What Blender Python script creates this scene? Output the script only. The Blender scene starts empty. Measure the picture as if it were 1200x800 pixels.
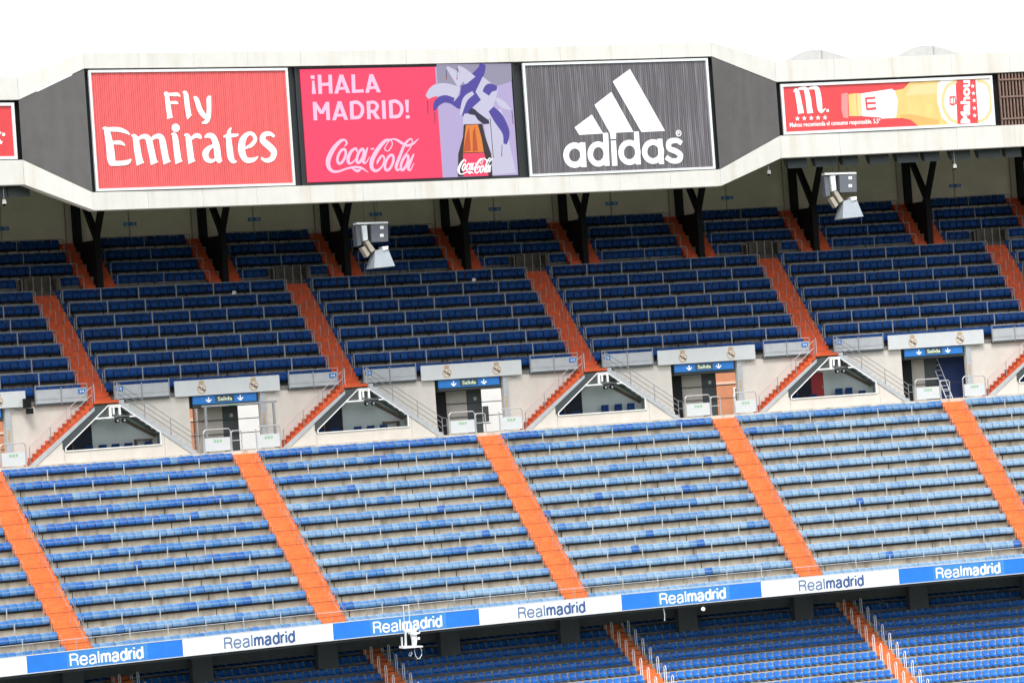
import bpy, bmesh, math, random
from mathutils import Matrix, Vector, Quaternion
random.seed(7)
R_ = math.radians
scene = bpy.context.scene
col = scene.collection

# ------------------------------------------------------------------ camera
F_PX, CX, CY, CZ = 3557.008, -57.159, -160.0, 11.0
YAW, PITCH, ROLL = R_(23.082), R_(1.325), R_(4.051)
FW = Vector((math.sin(YAW)*math.cos(PITCH), math.cos(YAW)*math.cos(PITCH), math.sin(PITCH)))
RT = Vector((math.cos(YAW), -math.sin(YAW), 0)); UP = RT.cross(FW)
CAM = Vector((CX, CY, CZ))
cd = bpy.data.cameras.new('camera'); cam = bpy.data.objects.new('camera', cd); col.objects.link(cam)
ix = RT*math.cos(ROLL) - UP*math.sin(ROLL); iy = RT*math.sin(ROLL) + UP*math.cos(ROLL); iz = -FW
cam.matrix_world = Matrix(((ix.x, iy.x, iz.x, CX), (ix.y, iy.y, iz.y, CY), (ix.z, iy.z, iz.z, CZ), (0, 0, 0, 1)))
cd.sensor_width = 36.0; cd.lens = F_PX/1200*36.0; cd.clip_start = 1; cd.clip_end = 3000
scene.camera = cam

# ------------------------------------------------------------------ light (bright overcast)
SUN_EL = R_(56); SUN_AZ = R_(203)          # towards the sun: in front of the stand, a little to the left
to_sun = Vector((math.sin(SUN_AZ)*math.cos(SUN_EL), math.cos(SUN_AZ)*math.cos(SUN_EL), math.sin(SUN_EL)))
w = bpy.data.worlds.new('World'); scene.world = w; w.use_nodes = True
nt = w.node_tree; bg = nt.nodes['Background']
sky = nt.nodes.new('ShaderNodeTexSky'); sky.sky_type = 'NISHITA'; sky.sun_disc = False
sky.sun_elevation = SUN_EL; sky.sun_rotation = SUN_AZ; sky.dust_density = 1.0; sky.air_density = 1.0; sky.ozone_density = 1.0
hs = nt.nodes.new('ShaderNodeHueSaturation'); hs.inputs['Saturation'].default_value = 0.18
nt.links.new(sky.outputs[0], hs.inputs['Color']); nt.links.new(hs.outputs[0], bg.inputs[0]); bg.inputs[1].default_value = 0.15
sl = bpy.data.lights.new('sun', 'SUN'); so = bpy.data.objects.new('sun', sl); col.objects.link(so)
sl.energy = 1.5; sl.angle = R_(20); sl.color = (1.0, 0.97, 0.92)
so.rotation_euler = to_sun.to_track_quat('Z', 'Y').to_euler(); so.location = (0, -80, 90)
scene.view_settings.view_transform = 'Standard'; scene.view_settings.look = 'None'
scene.view_settings.exposure = 1.2; scene.view_settings.gamma = 1.0

# ------------------------------------------------------------------ the bowl's gentle curve: s along the stand, y into it, z up
SC = 12.0; KAP = 0.00463; RAD = 1/KAP
def bend(s, y, z):
    t = (s-SC)/RAD; return Vector((SC+(RAD+y)*math.sin(t), (RAD+y)*math.cos(t)-RAD, z))
def frame(s, y, z):
    return Matrix.Translation(bend(s, y, z)) @ Matrix.Rotation(-(s-SC)/RAD, 4, 'Z')
def pix(s, y, z):
    d = bend(s, y, z)-CAM; zz = d.dot(FW); u = F_PX*d.dot(RT)/zz; v = F_PX*d.dot(UP)/zz
    return 600+u*math.cos(ROLL)-v*math.sin(ROLL), 400-(u*math.sin(ROLL)+v*math.cos(ROLL)), zz
def inv(px, py, y):
    dx, dy = px-600, 400-py
    u = dx*math.cos(ROLL)+dy*math.sin(ROLL); v = -dx*math.sin(ROLL)+dy*math.cos(ROLL)
    D = FW*F_PX+RT*u+UP*v; lo, hi = 100/F_PX, 280/F_PX
    for _ in range(50):
        m = (lo+hi)/2; P = CAM+D*m
        if math.hypot(P.x-SC, P.y+RAD)-RAD < y: lo = m
        else: hi = m
    return SC+RAD*math.atan2(P.x-SC, P.y+RAD), P.z

# ------------------------------------------------------------------ mesh collecting
class MB:
    def __init__(self, rigid=False): self.v = []; self.f = []; self.rigid = rigid; self.mi = []
    def _q(self, loops, close=True, caps=True):
        n = len(loops[0]); b = len(self.v)
        for l in loops: self.v += l
        for i in range(len(loops)-1):
            for j in range(n if close else n-1):
                k = (j+1) % n
                self.f.append((b+i*n+j, b+i*n+k, b+(i+1)*n+k, b+(i+1)*n+j))
        if caps:
            self.f.append(tuple(b+j for j in reversed(range(n)))); e = b+(len(loops)-1)*n
            self.f.append(tuple(e+j for j in range(n)))
        return self
    def prism(self, prof, s0, s1, step=2.5):          # profile in (y,z), run along s
        n = 1 if self.rigid else max(1, math.ceil((s1-s0)/step))
        return self._q([[(s0+(s1-s0)*i/n, y, z) for (y, z) in prof] for i in range(n+1)])
    def box(self, s0, s1, y0, y1, z0, z1, step=2.5):
        return self.prism([(y0, z0), (y1, z0), (y1, z1), (y0, z1)], s0, s1, step)
    def plate(self, poly, y0, y1):                    # polygon in (s,z), front y0, back y1
        return self._q([[(s, y0, z) for (s, z) in poly], [(s, y1, z) for (s, z) in poly]])
    def hexa(self, a, b):                             # two quads of four points
        return self._q([list(a), list(b)])
    def tube(self, pts, r, n=6):
        P = [Vector(p) for p in pts]
        if not self.rigid:
            Q = [P[0]]
            for a, c in zip(P, P[1:]):
                m = max(1, math.ceil(abs(c.x-a.x)/2.5))
                Q += [a.lerp(c, (i+1)/m) for i in range(m)]
            P = Q
        loops = []
        for i, p in enumerate(P):
            d = (P[min(i+1, len(P)-1)]-P[max(i-1, 0)]).normalized()
            u = d.cross(Vector((0, 0, 1)))
            u = Vector((1, 0, 0)) if u.length < 1e-3 else u.normalized()
            w_ = u.cross(d).normalized()
            loops.append([tuple(p+(u*math.cos(2*math.pi*j/n)+w_*math.sin(2*math.pi*j/n))*r) for j in range(n)])
        return self._q(loops)
    def cyl(self, c, r, axis, h, n=12, r2=None):      # axis 'y' or 'z'
        r2 = r if r2 is None else r2; L = []
        for rr, d in ((r, 0), (r2, h)):
            L.append([(c[0]+rr*math.cos(2*math.pi*j/n), c[1]+d, c[2]+rr*math.sin(2*math.pi*j/n)) if axis == 'y' else
                      (c[0]+rr*math.cos(2*math.pi*j/n), c[1]+rr*math.sin(2*math.pi*j/n), c[2]+d) for j in range(n)])
        return self._q(L)
    def ribbon(self, pts, y, th=0.02, sub=5, closed=False):   # stroke of changing width: (s, z, half width)
        P = pts[:]; n = len(P); Q = []
        if n == 2 and not closed: Q = P
        else:
            rng = range(n if closed else n-1)
            for i in rng:
                p0 = P[(i-1) % n] if closed else P[max(i-1, 0)]; p1 = P[i]; p2 = P[(i+1) % n]
                p3 = P[(i+2) % n] if closed else P[min(i+2, n-1)]
                for k in range(sub):
                    t = k/sub
                    Q.append(tuple(.5*(2*p1[a]+(p2[a]-p0[a])*t+(2*p0[a]-5*p1[a]+4*p2[a]-p3[a])*t*t+(3*p1[a]-p0[a]-3*p2[a]+p3[a])*t**3) for a in range(3)))
            if not closed: Q.append(P[-1])
        m = len(Q); L = []
        for i in range(m):
            a = Q[(i-1) % m] if closed else Q[max(i-1, 0)]; c = Q[(i+1) % m] if closed else Q[min(i+1, m-1)]
            dx, dz = c[0]-a[0], c[1]-a[1]; l = math.hypot(dx, dz) or 1; nx, nz = -dz/l, dx/l; s, z, h = Q[i]
            L.append([(s+nx*h, y, z+nz*h), (s-nx*h, y, z-nz*h), (s-nx*h, y+th, z-nz*h), (s+nx*h, y+th, z+nz*h)])
        if closed: L.append(L[0]); return self._q(L, caps=False)
        return self._q(L)
    def text(self, body, s0, s1, z0, z1, y, bold=0.0, shear=0.0, th=0.012):
        V, Fc, bb = glyphs(body, bold, shear)
        b = len(self.v); kx = (s1-s0)/(bb[1]-bb[0]); kz = (z1-z0)/(bb[3]-bb[2])
        self.v += [(s0+(x-bb[0])*kx, y+(0 if q > 0 else th), z0+(h-bb[2])*kz) for x, h, q in V]
        self.f += [tuple(b+i for i in f) for f in Fc]; return self
    def build(self, name, mat, root=None, parent=None, fr=None, kind=None, label=None, smooth=False):
        M = FR[root.name] if root is not None else fr
        mi = M.inverted()
        s0, y0, z0 = ORG[root.name] if root is not None else ORGF[id(fr)]
        if self.rigid: V = [(s-s0, y-y0, z-z0) for s, y, z in self.v]
        else: V = [tuple(mi @ bend(*p)) for p in self.v]
        me = bpy.data.meshes.new(name); me.from_pydata(V, [], self.f)
        bm = bmesh.new(); bm.from_mesh(me); bmesh.ops.recalc_face_normals(bm, faces=bm.faces); bm.to_mesh(me); bm.free()
        me.materials.append(mat)
        if smooth:
            for p in me.polygons: p.use_smooth = True
        o = bpy.data.objects.new(name, me); col.objects.link(o)
        if root is not None: o.parent = parent or root
        else: o.matrix_world = M
        if kind: o['kind'] = kind
        if label: o['label'] = label
        return o
FR = {}; ORG = {}; ORGF = {}
_gl = {}
def glyphs(body, bold, shear):
    k = (body, bold, shear)
    if k not in _gl:
        c = bpy.data.curves.new('txt', 'FONT'); c.body = body; c.offset = bold; c.shear = shear; c.extrude = 0.05; c.resolution_u = 3
        o = bpy.data.objects.new('txt', c); col.objects.link(o)
        bpy.context.view_layer.update()
        me = bpy.data.meshes.new_from_object(o.evaluated_get(bpy.context.evaluated_depsgraph_get()))
        V = [tuple(v.co) for v in me.vertices]; Fc = [tuple(p.vertices) for p in me.polygons]
        xs = [v[0] for v in V]; ys = [v[1] for v in V]
        _gl[k] = (V, Fc, (min(xs), max(xs), min(ys), max(ys)))
        bpy.data.objects.remove(o); bpy.data.curves.remove(c); bpy.data.meshes.remove(me)
    return _gl[k]
def thing(name, label, cat, s, y, z, group=None, kind=None):
    o = bpy.data.objects.new(name, None); col.objects.link(o); o.empty_display_size = 0.2
    M = frame(s, y, z); o.matrix_world = M; FR[o.name] = M; ORG[o.name] = (s, y, z)
    tag(o, label, cat, group, kind); return o
def tag(o, label=None, cat=None, group=None, kind=None):
    if label: o['label'] = label
    if cat: o['category'] = cat
    if group: o['group'] = group
    if kind: o['kind'] = kind
    return o
def solo(mb, name, label, cat, mat, s, y, z, group=None, kind=None, smooth=False):
    M = frame(s, y, z); ORGF[id(M)] = (s, y, z)
    return tag(mb.build(name, mat, fr=M, smooth=smooth), label, cat, group, kind)
def copy_tree(o, s, y, z, parent=None):
    c = o.copy(); col.objects.link(c); c.parent = parent
    if parent is None: c.matrix_world = frame(s, y, z); FR[c.name] = frame(s, y, z); ORG[c.name] = (s, y, z)
    for ch in list(o.children): copy_tree(ch, 0, 0, 0, c)
    return c
_o = 'first second third fourth fifth sixth seventh eighth ninth tenth eleventh twelfth thirteenth fourteenth fifteenth sixteenth seventeenth eighteenth nineteenth'.split()
ORD = _o+['twentieth']+['twenty-'+q for q in _o[:9]]+['thirtieth']+['thirty-'+q for q in _o[:9]]
CARD = 'zero one two three four five six seven eight nine ten eleven twelve thirteen fourteen fifteen sixteen'.split()

# ------------------------------------------------------------------ materials
def mat(name, c, rough=.6, var=.0, scale=3., metal=0., bump=0., c2=None, stretch=None, spec=.5, emit=0., streak=None):
    m = bpy.data.materials.new(name); m.use_nodes = True; n = m.node_tree; b = n.nodes['Principled BSDF']
    b.inputs['Roughness'].default_value = rough; b.inputs['Metallic'].default_value = metal
    b.inputs['Specular IOR Level'].default_value = spec
    b.inputs['Base Color'].default_value = (*c, 1)
    if var or c2 or bump:
        tc = n.nodes.new('ShaderNodeTexCoord'); mp = n.nodes.new('ShaderNodeMapping'); n.links.new(tc.outputs['Object'], mp.inputs[0])
        if stretch: mp.inputs['Scale'].default_value = stretch
        nz = n.nodes.new('ShaderNodeTexNoise'); nz.inputs['Scale'].default_value = scale; nz.inputs['Detail'].default_value = 6; nz.inputs['Roughness'].default_value = .65
        n.links.new(mp.outputs[0], nz.inputs['Vector'])
        cr = n.nodes.new('ShaderNodeValToRGB'); cr.color_ramp.elements[0].position = .32; cr.color_ramp.elements[1].position = .68
        d = c2 if c2 else tuple(max(0, x*(1-var)) for x in c)
        cr.color_ramp.elements[0].color = (*d, 1); cr.color_ramp.elements[1].color = (*(tuple(min(1, x*(1+var*.5)) for x in c)), 1)
        n.links.new(nz.outputs['Fac'], cr.inputs[0]); out = cr.outputs[0]
        if streak:                                     # run-off stains: narrow, long in z
            mp2 = n.nodes.new('ShaderNodeMapping'); mp2.inputs['Scale'].default_value = streak[1]; n.links.new(tc.outputs['Object'], mp2.inputs[0])
            n2 = n.nodes.new('ShaderNodeTexNoise'); n2.inputs['Scale'].default_value = 1.; n2.inputs['Detail'].default_value = 4; n.links.new(mp2.outputs[0], n2.inputs['Vector'])
            r2 = n.nodes.new('ShaderNodeValToRGB'); r2.color_ramp.elements[0].position = .50; r2.color_ramp.elements[1].position = .74
            r2.color_ramp.elements[0].color = (0, 0, 0, 1); r2.color_ramp.elements[1].color = (streak[2],)*3+(1,)
            n.links.new(n2.outputs['Fac'], r2.inputs[0])
            mx = n.nodes.new('ShaderNodeMix'); mx.data_type = 'RGBA'; n.links.new(r2.outputs[0], mx.inputs[0]); n.links.new(out, mx.inputs[6]); mx.inputs[7].default_value = (*streak[0], 1); out = mx.outputs[2]
        n.links.new(out, b.inputs['Base Color'])
        if bump:
            bp = n.nodes.new('ShaderNodeBump'); bp.inputs['Strength'].default_value = bump; n.links.new(nz.outputs['Fac'], bp.inputs['Height']); n.links.new(bp.outputs[0], b.inputs['Normal'])
    if emit:
        b.inputs['Emission Color'].default_value = (*c, 1); b.inputs['Emission Strength'].default_value = emit
    return m
M = {}
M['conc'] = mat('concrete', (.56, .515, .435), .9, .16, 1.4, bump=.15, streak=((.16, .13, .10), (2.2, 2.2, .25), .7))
M['conc_up'] = mat('concrete_upper_shaded', (.19, .18, .165), .9, .25, 1.6, bump=.15, streak=((.07, .06, .05), (5.5, 5.5, .3), .95))  # roof shade put into the base colour; the streaks are stains
M['conc_low'] = mat('concrete_bottom', (.42, .40, .36), .9, .2, 1.2, bump=.15, streak=((.2, .18, .15), (2, 2, .3), .6))
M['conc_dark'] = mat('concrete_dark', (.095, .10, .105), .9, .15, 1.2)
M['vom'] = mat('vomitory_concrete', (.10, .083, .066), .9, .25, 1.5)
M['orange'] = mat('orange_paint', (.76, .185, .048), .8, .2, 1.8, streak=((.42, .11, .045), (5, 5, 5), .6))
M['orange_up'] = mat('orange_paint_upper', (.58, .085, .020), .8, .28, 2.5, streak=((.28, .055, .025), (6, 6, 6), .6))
M['steel'] = mat('galvanised_steel', (.50, .51, .52), .45, .15, 6, metal=.55)
M['steel_d'] = mat('dull_steel', (.30, .31, .32), .5, .15, 6, metal=.5)
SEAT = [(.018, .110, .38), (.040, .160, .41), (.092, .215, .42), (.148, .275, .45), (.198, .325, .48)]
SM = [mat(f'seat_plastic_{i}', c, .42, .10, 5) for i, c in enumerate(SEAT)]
UPM = [mat(f'shaded_seat_plastic_{i}', c, .55, .12, 5, spec=.2) for i, c in enumerate([(.003, .048, .20), (.004, .054, .225), (.003, .042, .175)])]  # same plastic as the middle seats, with roof shade put into the colour
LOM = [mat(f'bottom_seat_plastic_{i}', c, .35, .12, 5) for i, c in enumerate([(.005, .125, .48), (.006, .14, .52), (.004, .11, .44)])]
M['nose'] = mat('worn_nosing', (.36, .10, .035), .8, .3, 6); M['post'] = mat('post_grey', (.46, .46, .44), .6, .1, 6); M['railg'] = mat('rail_grey', (.27, .285, .31), .5, .1, 6)
M['dark'] = mat('black_metal', (.008, .008, .009), .6, spec=.15)
M['under_seat_shade'] = mat('seat_shade_black', (.008, .008, .011), .8, spec=.1)
M['white'] = mat('white_panel', (.59, .575, .535), .5, .06, .8, streak=((.44, .35, .25), (1.6, 1.6, .12), .38))
M['whitec'] = mat('white_paint', (.82, .82, .81), .5, .04, 2)
M['plaster'] = mat('cream_plaster', (.58, .54, .49), .85, .08, 1.1, streak=((.50, .46, .41), (1.5, 1.5, .15), .4))
M['grey_cl'] = mat('grey_cladding', (.085, .080, .078), .6, .14, .9, streak=((.11, .105, .10), (1.2, 1.2, .15), .5))
M['trim'] = mat('dark_grey_trim', (.045, .055, .058), .6, .1, 3)
M['wall_back'] = mat('cream_back_wall', (.80, .66, .54), .85, .10, .7)
M['soffit'] = mat('soffit', (.34, .32, .29), .9, .15, .8)
M['barrier'] = mat('grey_barrier_panel', (.40, .42, .44), .5, .12, 2.0)
M['crestp'] = mat('pale_grey_panel', (.55, .57, .58), .5, .05, 2.0)
M['blue_sign'] = mat('sign_blue', (.012, .16, .50), .45, .1, 2)
M['blue_fas'] = mat('banner_blue', (.022, .19, .68), .4, .1, 1.2)
M['blue_fas2'] = mat('banner_blue_patch', (.055, .25, .60), .4, .2, 1.5)
M['navy'] = mat('banner_navy', (.045, .10, .25), .5)
M['navy2'] = mat('banner_slate', (.13, .20, .34), .5)
M['gold'] = mat('crest_gold', (.46, .33, .20), .6, .2, 8)
M['crestc'] = mat('crest_cream', (.62, .56, .48), .6)
M['purple'] = mat('crest_purple', (.09, .075, .11), .6)
M['green'] = mat('green_letters', (.10, .42, .10), .6)
M['red'] = mat('emirates_red', (.72, .105, .105), .55, .10, 1.2, stretch=(3, 1, .2))
M['red2'] = mat('beer_red', (.60, .045, .05), .5, .08, 1.2)
M['adgrey'] = mat('slat_grey', (.105, .095, .105), .5, .18, 1.0, stretch=(5, 1, .15), streak=((.26, .25, .27), (12, 12, .35), .75))
M['letter'] = mat('letter_white', (.86, .86, .86), .5)
M['alu'] = mat('aluminium_frame', (.70, .72, .72), .4, .05, 3, metal=.2)
M['louvre'] = mat('brown_louvre', (.20, .12, .09), .6, .2, 5)
M['goldb'] = mat('bottle_gold', (.70, .46, .16), .5, .14, 1.2, stretch=(1, 1, .4))
M['goldl'] = mat('bottle_highlight', (.68, .49, .24), .5)
M['goldd'] = mat('bottle_shade', (.58, .34, .10), .5); M['labelw'] = mat('label_white', (.80, .78, .78), .5)
M['pinkish'] = mat('cap_pink', (.75, .22, .22), .5)
M['black_frame'] = mat('screen_frame', (.012, .016, .018), .5)
def led(name, c, e=None):
    m = mat(name, tuple(x*.04 for x in c), .6); b = m.node_tree.nodes['Principled BSDF']
    b.inputs['Emission Color'].default_value = (*c, 1); b.inputs['Emission Strength'].default_value = .92/2**scene.view_settings.exposure; return m
for n_, c_ in dict(red=(1.0, .052, .145), pink=(1.0, .62, .84), lil=(.50, .42, .70), lil2=(.32, .30, .42), vio=(.075, .055, .36), viod=(.018, .018, .055), wht=(.62, .60, .78), amb=(.58, .08, .013), brn=(.028, .017, .02), **{'or': (.83, .24, .03)}).items(): M['led_'+n_] = led('led_'+n_, c_)
M['spk'] = mat('horn_grey', (.27, .30, .33), .5, .1, 5); M['spkd'] = mat('speaker_box', (.11, .12, .14), .5, .1, 4)
M['spkt'] = mat('speaker_tan', (.38, .34, .28), .6, .1, 4)
M['brick'] = mat('brick', (.60, .25, .13), .9, .1, 2); M['brickm'] = mat('brick_band', (.72, .52, .40), .9)
M['render_w'] = mat('white_render', (.80, .79, .76), .9, .05, 1)
M['wood'] = mat('desk_wood', (.26, .15, .09), .6, .2, 4)
M['door_beige'] = mat('panel_beige', (.40, .37, .33), .6, .1, 1.5)
M['pitch'] = mat('grass', (.05, .12, .03), .9, .3, .5)
M['pave'] = mat('paving', (.25, .24, .23), .9, .15, .3)
gl = bpy.data.materials.new('booth_glass'); gl.use_nodes = True; g_ = gl.node_tree; g_.nodes.remove(g_.nodes['Principled BSDF'])
tr = g_.nodes.new('ShaderNodeBsdfTransparent'); tr.inputs[0].default_value = (.90, .92, .92, 1); gs = g_.nodes.new('ShaderNodeBsdfGlossy'); gs.inputs['Roughness'].default_value = .03
fr_ = g_.nodes.new('ShaderNodeFresnel'); fr_.inputs[0].default_value = 1.5; mx_ = g_.nodes.new('ShaderNodeMixShader')
g_.links.new(fr_.outputs[0], mx_.inputs[0]); g_.links.new(tr.outputs[0], mx_.inputs[1]); g_.links.new(gs.outputs[0], mx_.inputs[2]); g_.links.new(mx_.outputs[0], g_.nodes['Material Output'].inputs[0])
M['glass'] = gl

# ------------------------------------------------------------------ tiers: numbers
MT, MR, MY, MZ, MN = .98, .796, -.06, -.66, 13       # middle tier: tread, rise, first nose, first floor, rows
UT, UR, UY, UZ = 1.046, .852, 14.5, 13.54            # upper tier
BT, BR, BY, BZ = 1.0, .49, 3.5, -3.92                # bottom tier (row b goes forward and down)
def mrow(i): return MY+MT*i, MZ+MR*i
def mstair(i): return MY+MT*i, MZ+.22+MR*i        # the painted stairs stand proud of the seating floors
def urow(j): return UY+UT*j, UZ+UR*j
def brow(b): return BY-BT*b, BZ-BR*b
S_MIN, S_MAX = -31.5, 67.5

# ground: pitch and street behind, far below
gm = bpy.data.meshes.new('ground'); gm.from_pydata([(-700, -700, -14.), (900, -700, -14.), (900, 900, -14.), (-700, 900, -14.)], [], [(0, 1, 2, 3)]); gm.materials.append(M['pave'])
go = bpy.data.objects.new('ground', gm); col.objects.link(go); go['kind'] = 'structure'
pm = bpy.data.meshes.new('grass_pitch'); pm.from_pydata([(-60, -130, -13.98), (90, -130, -13.98), (90, -22, -13.98), (-60, -22, -13.98)], [], [(0, 1, 2, 3)]); pm.materials.append(M['pitch'])
po = bpy.data.objects.new('grass_pitch', pm); col.objects.link(po); po['kind'] = 'structure'

# the rest of the bowl, behind and beside the camera: it hides the low sky from the stand in view
M['far_stand'] = mat('far_stand', (.11, .13, .17), .9, .2, .3)
def bowl(name, pts, prof):
    V = []; n = len(prof)
    for (x, y, dx, dy) in pts: V += [(x+dx*o, y+dy*o, z) for o, z in prof]
    Fc = [(i*n+j, i*n+j+1, (i+1)*n+j+1, (i+1)*n+j) for i in range(len(pts)-1) for j in range(n-1)]
    me = bpy.data.meshes.new(name); me.from_pydata(V, [], Fc); me.materials.append(M['far_stand']); o = bpy.data.objects.new(name, me); col.objects.link(o); o['kind'] = 'structure'
PF = [(0, -14), (0, -11), (30, 6.5), (30, 7.5), (62, 27), (62, 36), (34, 38), (34, 37.6), (61.5, 35.6)]
bowl('opposite_stand', [(-75, -125, 0, -1), (115, -125, 0, -1)], PF)
bowl('side_stand', [(-78, -30, -1, 0), (-78, -125, -1, 0)], PF)
bowl('side_stand', [(118, -125, 1, 0), (118, -30, 1, 0)], PF)

# ------------------------------------------------------------------ terraces (each concrete slab its own piece)
def terrace(name, label, s, y, z): return thing(name, label, 'terrace', s, y, z)
mid = terrace('middle_terrace', 'stepped tan concrete terrace of the brightly lit middle tier', 12, 6, 0)
seams = [-31.5+7.5*i for i in range(14)]
SEAMOFF = 2.2                                          # seams lie a little right of each stairway and half way along
for i in range(MN):
    y, z = mrow(i)
    for a in seams[:-1]:
        MB().box(a+SEAMOFF+.03, a+7.5+SEAMOFF-.03, y if i else .32, y+MT-.004, z-.84 if i else z-.3, z).build('concrete_slab', M['conc'], mid)
MB().prism([(1.0, -.98), (1.3, -.75), (12.6, 8.3), (12.6, 7.6), (6.6, -1.02), (1.0, -1.02)], S_MIN, S_MAX).build('rake_beam', M['conc_dark'], mid)
y, z = mrow(MN)                                        # walkway behind the last row
MB().box(S_MIN, S_MAX, y, 20., 8.4, 9.85).build('walkway', M['conc'], mid)
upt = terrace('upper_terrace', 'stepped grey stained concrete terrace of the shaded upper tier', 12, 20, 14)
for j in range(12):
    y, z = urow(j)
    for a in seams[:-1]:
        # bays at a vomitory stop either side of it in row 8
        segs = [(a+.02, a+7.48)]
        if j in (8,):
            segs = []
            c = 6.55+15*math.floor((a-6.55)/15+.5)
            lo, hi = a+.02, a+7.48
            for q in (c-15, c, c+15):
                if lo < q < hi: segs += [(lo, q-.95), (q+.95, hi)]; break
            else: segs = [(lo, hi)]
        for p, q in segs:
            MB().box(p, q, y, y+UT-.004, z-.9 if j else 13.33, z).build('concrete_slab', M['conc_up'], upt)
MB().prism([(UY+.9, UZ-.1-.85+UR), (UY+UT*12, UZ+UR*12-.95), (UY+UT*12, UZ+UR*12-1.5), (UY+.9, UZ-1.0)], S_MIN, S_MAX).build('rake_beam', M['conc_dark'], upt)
bot = terrace('bottom_terrace', 'pale concrete terrace of the bottom tier running under the overhang', 12, -4, -6)
for b in range(-4, 16):
    y, z = brow(b)
    for a in seams[:-1]:
        MB().box(a+.01, a+7.49, y, y+BT-.004, z-.6, z).build('concrete_slab', M['conc_low'], bot)
MB().box(S_MIN, S_MAX, 8.5, 8.8, -8, 4.5).build('back_wall', M['conc_dark'], bot)
MB().box(S_MIN, S_MAX, 6.2, 6.6, -2.10, -1.04).build('cross_beam', M['conc_dark'], bot)
MB().box(S_MIN, S_MAX, .32, 6.19, -1.10, -1.03).build('overhang_soffit', M['conc_dark'], bot)

# ------------------------------------------------------------------ seats
def mid_seat(d=0.):
    prof = [(.88, .46-d), (.855, .55-d*.7), (.865, .70), (.885, .82), (.91, .862), (.945, .858), (.955, .80)]
    xs = [(-.230, .016, .022), (-.195, 0, 0), (.195, 0, 0), (.230, .016, .022)]
    V = []; Fc = []
    for x, dy, dz in xs:
        for k, (y, z) in enumerate(prof): V.append((x, y+dy, z-(dz if k >= 3 else 0)))
    n = len(prof)
    for a in range(3):
        for k in range(n-1): Fc.append((a*n+k, (a+1)*n+k, (a+1)*n+k+1, a*n+k+1))
    b = len(V)                                         # folded-up pan
    for x, q in ((-.222, .012), (-.18, 0), (.18, 0), (.222, .012)):
        V += [(x, .815+q, .455-d), (x, .775+q, .49-d), (x, .80+q, .71-q), (x, .845, .745-q), (x, .855, .47-d)]
    for a in range(3):
        for k in range(4): Fc.append((b+a*5+k, b+(a+1)*5+k, b+(a+1)*5+k+1, b+a*5+k+1))
    Fc += [(b, b+1, b+2, b+3, b+4), (b+19, b+18, b+17, b+16, b+15)]
    return V, Fc
def bucket_seat():
    prof = [(.36, .13), (.33, .17), (.37, .185), (.56, .165), (.70, .185), (.76, .24), (.795, .36), (.82, .47), (.855, .495), (.88, .47)]
    xs = [(-.195, .03, .035), (-.14, 0, 0), (.14, 0, 0), (.195, .03, .035)]
    V = []; Fc = []; n = len(prof)
    for x, e, f in xs:
        for k, (y, z) in enumerate(prof):
            V.append((x, y+(e if k < 2 else (-e*.6 if 4 <= k <= 7 else 0)), z+(f*.8 if 2 <= k <= 4 else (-f if k >= 7 else 0))))
    for a in range(3):
        for k in range(n-1): Fc.append((a*n+k, (a+1)*n+k, (a+1)*n+k+1, a*n+k+1))
    return V, Fc
def seat_mesh(nm, geo, m):
    me = bpy.data.meshes.new(nm); me.from_pydata(geo[0], [], geo[1]); me.materials.append(m)
    for p in me.polygons: p.use_smooth = True
    return me
def seats(kindname, geo, mats, items, label_fn, stuff_label, group, seat_cat='seat'):
    """items: (s, y, z, tone, info). the 300 that show largest are single things, the rest one object"""
    vis = []
    for k, it in enumerate(items):
        px, py, d = pix(it[0], it[1]+.8, it[2]+.6)
        if 4 < px < 1196 and 4 < py < 796 and it[4].get('open', True): vis.append((d, k))
    vis.sort(); single = set(k for d, k in vis[:300])
    ms = [seat_mesh(kindname, geo, m) for m in mats]
    V = []; Fc = []; Mi = []
    for k, (s, y, z, tone, info) in enumerate(items):
        F_ = frame(s, y, z)
        # every seat was bolted on by hand: a hair of turn and shift
        F_ = F_ @ Matrix.Rotation(random.gauss(0, .006), 4, 'Z') @ Matrix.Rotation(random.gauss(0, .012), 4, 'X')
        # rotate about the fixing, not the nose
        if k in single:
            o = bpy.data.objects.new(kindname, ms[tone]); col.objects.link(o); o.matrix_world = F_
            tag(o, label_fn(tone, info), seat_cat, group)
        else:
            b = len(V); V += [tuple(F_ @ Vector(v)) for v in geo[0]]; Fc += [tuple(b+i for i in f) for f in geo[1]]; Mi += [tone]*len(geo[1])
    me = bpy.data.meshes.new(kindname+'_rows'); me.from_pydata(V, [], Fc)
    for m in mats: me.materials.append(m)
    me.polygons.foreach_set('material_index', Mi); me.polygons.foreach_set('use_smooth', [True]*len(Fc))
    o = bpy.data.objects.new(kindname+'_rows', me); col.objects.link(o)
    tag(o, stuff_label, 'seats', kind='stuff')
TONE = ['deep blue', 'mid blue', 'sky blue', 'pale blue', 'faded pale blue']
BLK = ['leftmost', 'second', 'third', 'fourth', 'fifth', 'rightmost']
mblocks = [(15*k, 15*k+13.5) for k in range(-2, 4)]
NS = 29; items = []
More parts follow.
